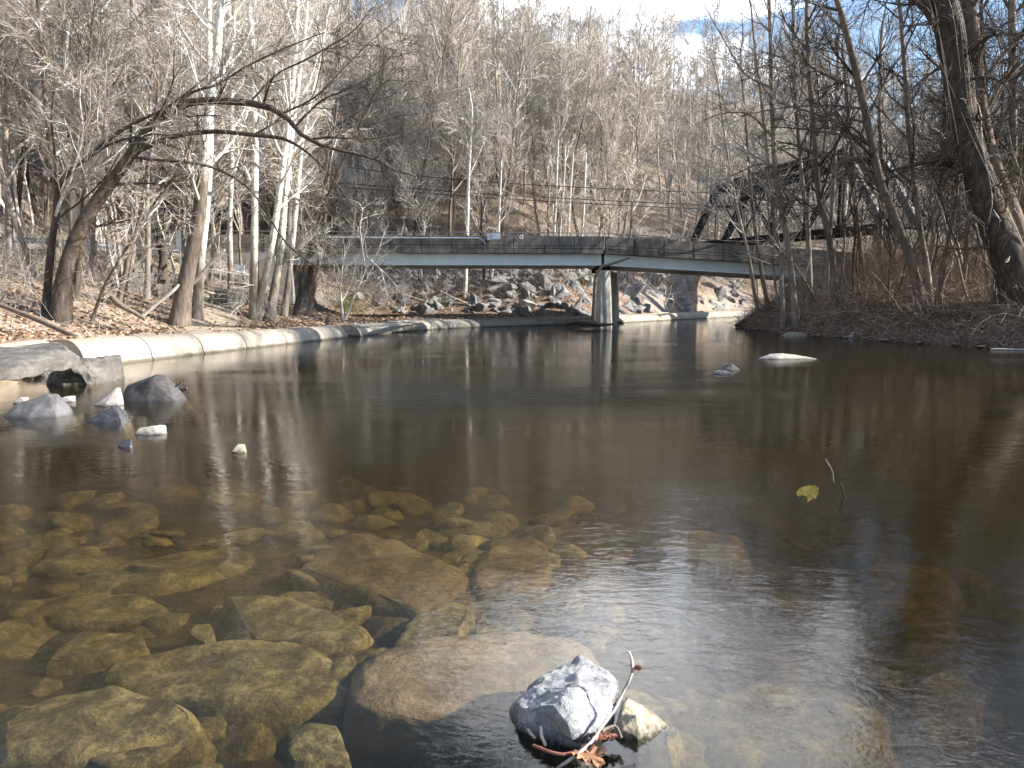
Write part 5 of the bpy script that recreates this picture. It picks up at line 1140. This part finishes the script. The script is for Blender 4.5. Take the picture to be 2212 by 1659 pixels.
log('fallen_log', 'pale barkless log propped up against the thick brown trunk', [(308, 682, 9), (340, 655, 8), (375, 626, 8), (386, 615, 5)], 'log_pale', b[1] - .5, seed=1, twigs=2)
log('fallen_log', 'broken pale limb slanting up between the thick brown trunk and the straight white trunk', [(418, 612, 8), (445, 580, 8), (470, 555, 7), (486, 540, 6)], 'log_pale', 35.5, seed=2, twigs=7)
log('fallen_log', 'grey weathered log lying on the bank left of the pale barkless log', [(240, 640, 12), (262, 660, 13), (290, 676, 10), (312, 690, 7)], 'log_brown', 31.5, seed=3, twigs=3)
log('fallen_log', 'long dark pole lying down the slope above the overhanging slab', [(-10, 655, 10), (80, 690, 12), (140, 716, 11), (190, 738, 8)], 'log_brown', [26, 25.3, 24.8, 24.3], seed=4)
log('driftwood', 'dead branch draped from the girder down the left side of the pier', [(1362, 556, 4), (1345, 562, 5), (1320, 570, 6), (1300, 576, 7), (1293, 588, 8), (1286, 600, 7), (1284, 640, 8), (1282, 690, 9)], 'log_brown', 48.9, seed=5, twigs=4, cat='branch')
log('driftwood', 'dark driftwood pile caught at the left foot of the pier', [(1226, 698, 3), (1240, 696, 6), (1258, 697, 12), (1285, 699, 12), (1300, 700, 8), (1325, 699, 4)], 'log_dark', 49.2, seed=6, twigs=14, cat='driftwood', jit=.05)
log('driftwood', 'small dark snag at the right foot of the pier', [(1335, 699, 6), (1340, 696, 7), (1346, 700, 6)], 'log_dark', 49.4, seed=7, twigs=6, cat='driftwood')
log('driftwood', 'white barkless log lying on the pipe right of the pier', [(1345, 688, 9), (1385, 684, 8), (1420, 679, 7), (1445, 676, 5)], 'log_pale', 64.0, seed=8, twigs=5, cat='driftwood')
log('driftwood', 'bleached curled root above the pipe right of the pier', [(1440, 668, 6), (1436, 655, 5), (1446, 646, 4), (1456, 650, 4), (1452, 664, 3)], 'log_pale', 66.0, seed=9, cat='driftwood')
log('driftwood', 'dark stick standing out of the water right of the big dark boulder', [(372, 842, 3), (382, 834, 3), (390, 825, 2)], 'log_dark', 15.6, seed=10, cat='stick', twigs=1)
log('driftwood', 'short dark log floating right of the big dark boulder', [(368, 848, 8), (386, 843, 9), (404, 838, 8)], 'log_dark', 15.8, seed=11, cat='driftwood', twigs=2)
log('driftwood', 'flat dark plank of driftwood floating below the near end of the pipe', [(205, 818, 4), (222, 816, 6), (240, 817, 5), (262, 819, 2)], 'log_brown', zs=[.02, .05, .04, .01], seed=12, cat='driftwood')
log('driftwood', 'dark snag heaped at the tip of the right bank', [(1588, 703, 4), (1610, 698, 9), (1640, 692, 10), (1665, 680, 7), (1690, 672, 4)], 'log_dark', [51, 51, 50.6, 50, 49.6], seed=13, twigs=16, cat='driftwood', jit=.04)
log('driftwood', 'white bent branch lying at the foot of the slanting grey trunk', [(2016, 668, 4), (2034, 677, 4), (2048, 674, 3)], 'log_brown', 33.2, seed=14, cat='branch', twigs=2)
log('driftwood', 'pale stick lying along the waterline at the right edge', [(2140, 754, 3), (2180, 755, 4), (2230, 756, 3)], 'log_pale', zs=[.03, .03, .03], seed=15, cat='stick')
log('tree_stump', 'rusty brown broken stump standing by the pipe under the bridge', [(1049, 686, 12), (1050, 672, 11), (1054, 655, 10)], 'log_brown', 60.2, seed=16, cat='stump')
log('tree_stump', 'small weathered stump on the leaf-covered bank left of the stony pipe gap', [(706, 700, 12), (708, 690, 9), (711, 680, 5)], 'log_brown', 40.5, seed=17, cat='stump', twigs=2)
# branch lodged on the foreground rocks, with leaves
t = empty('lodged_branch', at_z(1328, 1535, .1), 'pale forked stick lodged between the white foreground boulder and the buff rock', 'branch'); O = np.array(t.location)
def stick(pts, mat='log_pale', k=6, seed=0):
    rng = np.random.default_rng(seed); W = np.array([at_z(a, b, c) for a, b, c, d in pts]) - O; R = np.array([d * .5 * (w + O)[1] / F for (a, b, c, d), w in zip(pts, W)]); P, R = smooth_trunk(W, R, 5 * len(pts), rng, .003); return Geo().tube(P, R, k)
obj('stem', stick([(1358, 1408, .34, 3), (1367, 1433, .31, 4), (1366, 1450, .28, 5), (1360, 1468, .25, 7), (1345, 1497, .19, 7), (1330, 1530, .14, 6), (1300, 1575, .09, 6), (1276, 1610, .06, 6), (1242, 1640, .03, 7), (1205, 1668, -.04, 8)]).mesh('stem', M['bark_pale'], True), t)
for sd, L in ((1, [(1366, 1452, .28, 5), (1375, 1445, .29, 4), (1382, 1436, .30, 3)]), (2, [(1300, 1580, .09, 4), (1330, 1570, .08, 3), (1344, 1597, .05, 3)])):
    obj('side_twig', stick(L, seed=sd).mesh('side_twig', M['log_brown'], True), t)
def leaf(label, x_, y_, z_, size, mat, ang, seed):
    r = np.random.default_rng(seed); n = 40; a = np.linspace(0, 2 * math.pi, n, endpoint=False); rr = size * (.62 + .38 * np.abs(np.cos(2.5 * (a)))) * (1 + .06 * r.normal(size=n)); o = at_z(x_, y_, z_)
    v = [(0, 0, .012)]; 
    for q in (.5, 1.0):
        for i in range(n): v.append((q * rr[i] * math.cos(a[i] + ang), q * rr[i] * math.sin(a[i] + ang), size * .55 * q * q * (0.5 + .5 * math.sin(2 * a[i] + seed)) * .6 + .008 * r.normal()))
    f3 = [(0, 1 + i, 1 + (i + 1) % n) for i in range(n)]; f4 = [(1 + i, 1 + n + i, 1 + n + (i + 1) % n, 1 + (i + 1) % n) for i in range(n)]
    g = Geo().add(np.array(v), f4, f3); 
    g2 = np.array(v); g.add(g2 - [0, 0, .003], [q[::-1] for q in f4], [q[::-1] for q in f3])
    tag(obj('dead_leaf', g.mesh('dead_leaf', M[mat], True), loc=o), label, 'leaf')
leaf('large curled orange leaf caught against the lodged stick at the bottom', 1272, 1634, .05, .085, 'leaf_orange', .4, 1)
leaf('reddish crumpled leaf at the bottom corner between the two foreground rocks', 1296, 1592, .06, .05, 'leaf_red', 1.5, 2)
leaf('small reddish leaf right of the crumpled one by the buff rock', 1318, 1590, .06, .04, 'leaf_red', 2.4, 3)
leaf('tiny pink-brown leaf impaled near the top of the lodged stick', 1374, 1442, .29, .03, 'leaf_red', .3, 4)
for k, (lab, L, mt) in enumerate([('pale left one of two twigs sticking up at the lower left of the foreground boulder', [(1139, 1574, .05, 3), (1148, 1584, .03, 4), (1157, 1592, .0, 4)], 'log_pale'), ('pale right one of two twigs sticking up at the lower left of the foreground boulder', [(1168, 1569, .09, 3), (1170, 1590, .05, 4), (1177, 1610, 0, 5)], 'log_pale'),
        ('red-brown stick lying in the water below the foreground boulder', [(1152, 1610, .02, 5), (1180, 1622, .03, 6), (1212, 1630, .03, 5), (1255, 1626, .03, 5)], 'leaf_red'), ('dark twig lying on the lower edge of the foreground boulder', [(1205, 1578, .05, 3), (1222, 1585, .06, 3), (1235, 1597, .04, 3), (1272, 1603, .03, 3)], 'log_dark')]):
    o = at_z(L[1][0], L[1][1], L[1][2]); O = o; g = stick(L, seed=20 + k); tag(obj('twig', g.mesh('twig', M[mt], True), loc=o), lab, 'twig')
# bag and twigs under the surface at the right
P = np.array([at_z(x_, y_, -.34) for x_, y_ in [(1716, 1064), (1730, 1052), (1760, 1047), (1772, 1056), (1768, 1070), (1745, 1082), (1722, 1076)]]); c = P.mean(0)
me, o = hull_mesh(np.vstack([P, c + (P - c) * .6 + [0, 0, .02], c + (P - c) * .7 - [0, 0, .03]]), M['bag'], 'plastic_bag', 4, .05, 7.0, 3); tag(obj('plastic_bag', me, loc=o), 'yellow-green plastic bag snagged just under the surface', 'bag')
Y0 = at_z(1750, 1062, 0)[1]
log('twig', 'thin twig poking out of the water above the yellow-green bag', [(1800, 1042, 2), (1797, 1025, 2), (1788, 1005, 1.6), (1780, 992, 1.2)], 'log_brown', Y0, seed=30, cat='twig', k=5)
log('twig', 'forked twig poking out of the water right of the yellow-green bag', [(1825, 1075, 2), (1818, 1050, 2), (1812, 1040, 1.6), (1824, 1030, 1.2)], 'log_dark', Y0 - .2, seed=31, cat='twig', k=5)
# green tuft by the left girder end
rng = np.random.default_rng(9); b = hit(748, 672); pp = np.column_stack([b[0] + rng.normal(size=160) * .7, b[1] + rng.normal(size=160) * .5, np.zeros(160)]); pp[:, 2] = height(pp[:, 0], pp[:, 1]); o = pp[0].copy()
tag(obj('green_shrub', thicket(rng, pp - o, .5, 1.6, 5, .12, .12, (.006, .016), .5).mesh('green_shrub', M['grass_green']), loc=o), 'yellow-green tuft growing beside the pipe left of the bridge rocks', 'shrub')

# ------------------------------------------------------------------ sky, sun, camera
SUN_EL, SUN_AZ = 26.0, 90.0 + 4.0        # azimuth clockwise from straight ahead
w = bpy.data.worlds.new('World'); SC.world = w; w.use_nodes = True; nt = w.node_tree; nt.nodes.clear()
def N(typ, **kw):
    nd = nt.nodes.new(typ)
    for k, v in kw.items(): setattr(nd, k, v)
    return nd
sky = N('ShaderNodeTexSky', sky_type='NISHITA', sun_disc=False, sun_elevation=rad(SUN_EL), sun_rotation=rad(SUN_AZ), air_density=1.0, dust_density=0.6, ozone_density=1.6, altitude=200)
bg = N('ShaderNodeBackground'); bg.inputs['Strength'].default_value = 0.10; out = N('ShaderNodeOutputWorld')
tc = N('ShaderNodeTexCoord'); mp = N('ShaderNodeMapping'); mp.inputs['Scale'].default_value = (1, 1, 2.6); nt.links.new(tc.outputs['Generated'], mp.inputs['Vector'])
nz = N('ShaderNodeTexNoise'); nz.inputs['Scale'].default_value = 5.0; nz.inputs['Detail'].default_value = 7; nz.inputs['Roughness'].default_value = .55; nz.inputs['Distortion'].default_value = .4; nt.links.new(mp.outputs[0], nz.inputs['Vector'])
az, el = rad(13), rad(33); cd = (math.sin(az) * math.cos(el), math.cos(az) * math.cos(el), math.sin(el))
dp = N('ShaderNodeVectorMath', operation='DOT_PRODUCT'); dp.inputs[1].default_value = cd; nt.links.new(tc.outputs['Generated'], dp.inputs[0])
mr = N('ShaderNodeMapRange'); mr.inputs['From Min'].default_value = math.cos(rad(24)); mr.inputs['From Max'].default_value = math.cos(rad(8)); mr.inputs['To Min'].default_value = -.20; mr.inputs['To Max'].default_value = .24; nt.links.new(dp.outputs['Value'], mr.inputs['Value'])
ad = N('ShaderNodeMath', operation='ADD'); nt.links.new(nz.outputs['Fac'], ad.inputs[0]); nt.links.new(mr.outputs[0], ad.inputs[1])
cr = N('ShaderNodeValToRGB'); cr.color_ramp.elements[0].position = .50; cr.color_ramp.elements[0].color = (0, 0, 0, 1); cr.color_ramp.elements[1].position = .72; cr.color_ramp.elements[1].color = (1, 1, 1, 1); nt.links.new(ad.outputs[0], cr.inputs['Fac'])
mx = N('ShaderNodeMix', data_type='RGBA'); nt.links.new(cr.outputs[0], mx.inputs[0]); nt.links.new(sky.outputs[0], mx.inputs[6]); mx.inputs[7].default_value = (26, 27, 29, 1)
nt.links.new(mx.outputs[2], bg.inputs['Color']); nt.links.new(bg.outputs[0], out.inputs['Surface'])
sl = bpy.data.lights.new('sun', 'SUN'); sl.energy = 5.0; sl.angle = rad(.53); sl.color = (1.0, .95, .89)
so = bpy.data.objects.new('sun', sl); COL.objects.link(so)
sd = Vector((math.sin(rad(SUN_AZ)) * math.cos(rad(SUN_EL)), math.cos(rad(SUN_AZ)) * math.cos(rad(SUN_EL)), math.sin(rad(SUN_EL))))
so.rotation_euler = (-sd).to_track_quat('-Z', 'Y').to_euler(); so.location = (60, -20, 40)
cam = bpy.data.cameras.new('camera'); co = bpy.data.objects.new('camera', cam); COL.objects.link(co)
cam.sensor_width = 36; cam.lens = 36 * F / 2212; cam.clip_start = .05; cam.clip_end = 5000
co.location = (0, 0, CAMZ); co.rotation_euler = (rad(90) - PITCH, 0, 0); SC.camera = co
vs = SC.view_settings; vs.view_transform = 'Standard'; vs.look = 'None'; vs.exposure = 1.62; vs.gamma = 1
SC.cycles.max_bounces = 6; SC.cycles.transparent_max_bounces = 8; SC.cycles.diffuse_bounces = 2; SC.cycles.glossy_bounces = 2; SC.cycles.caustics_reflective = False; SC.cycles.caustics_refractive = False
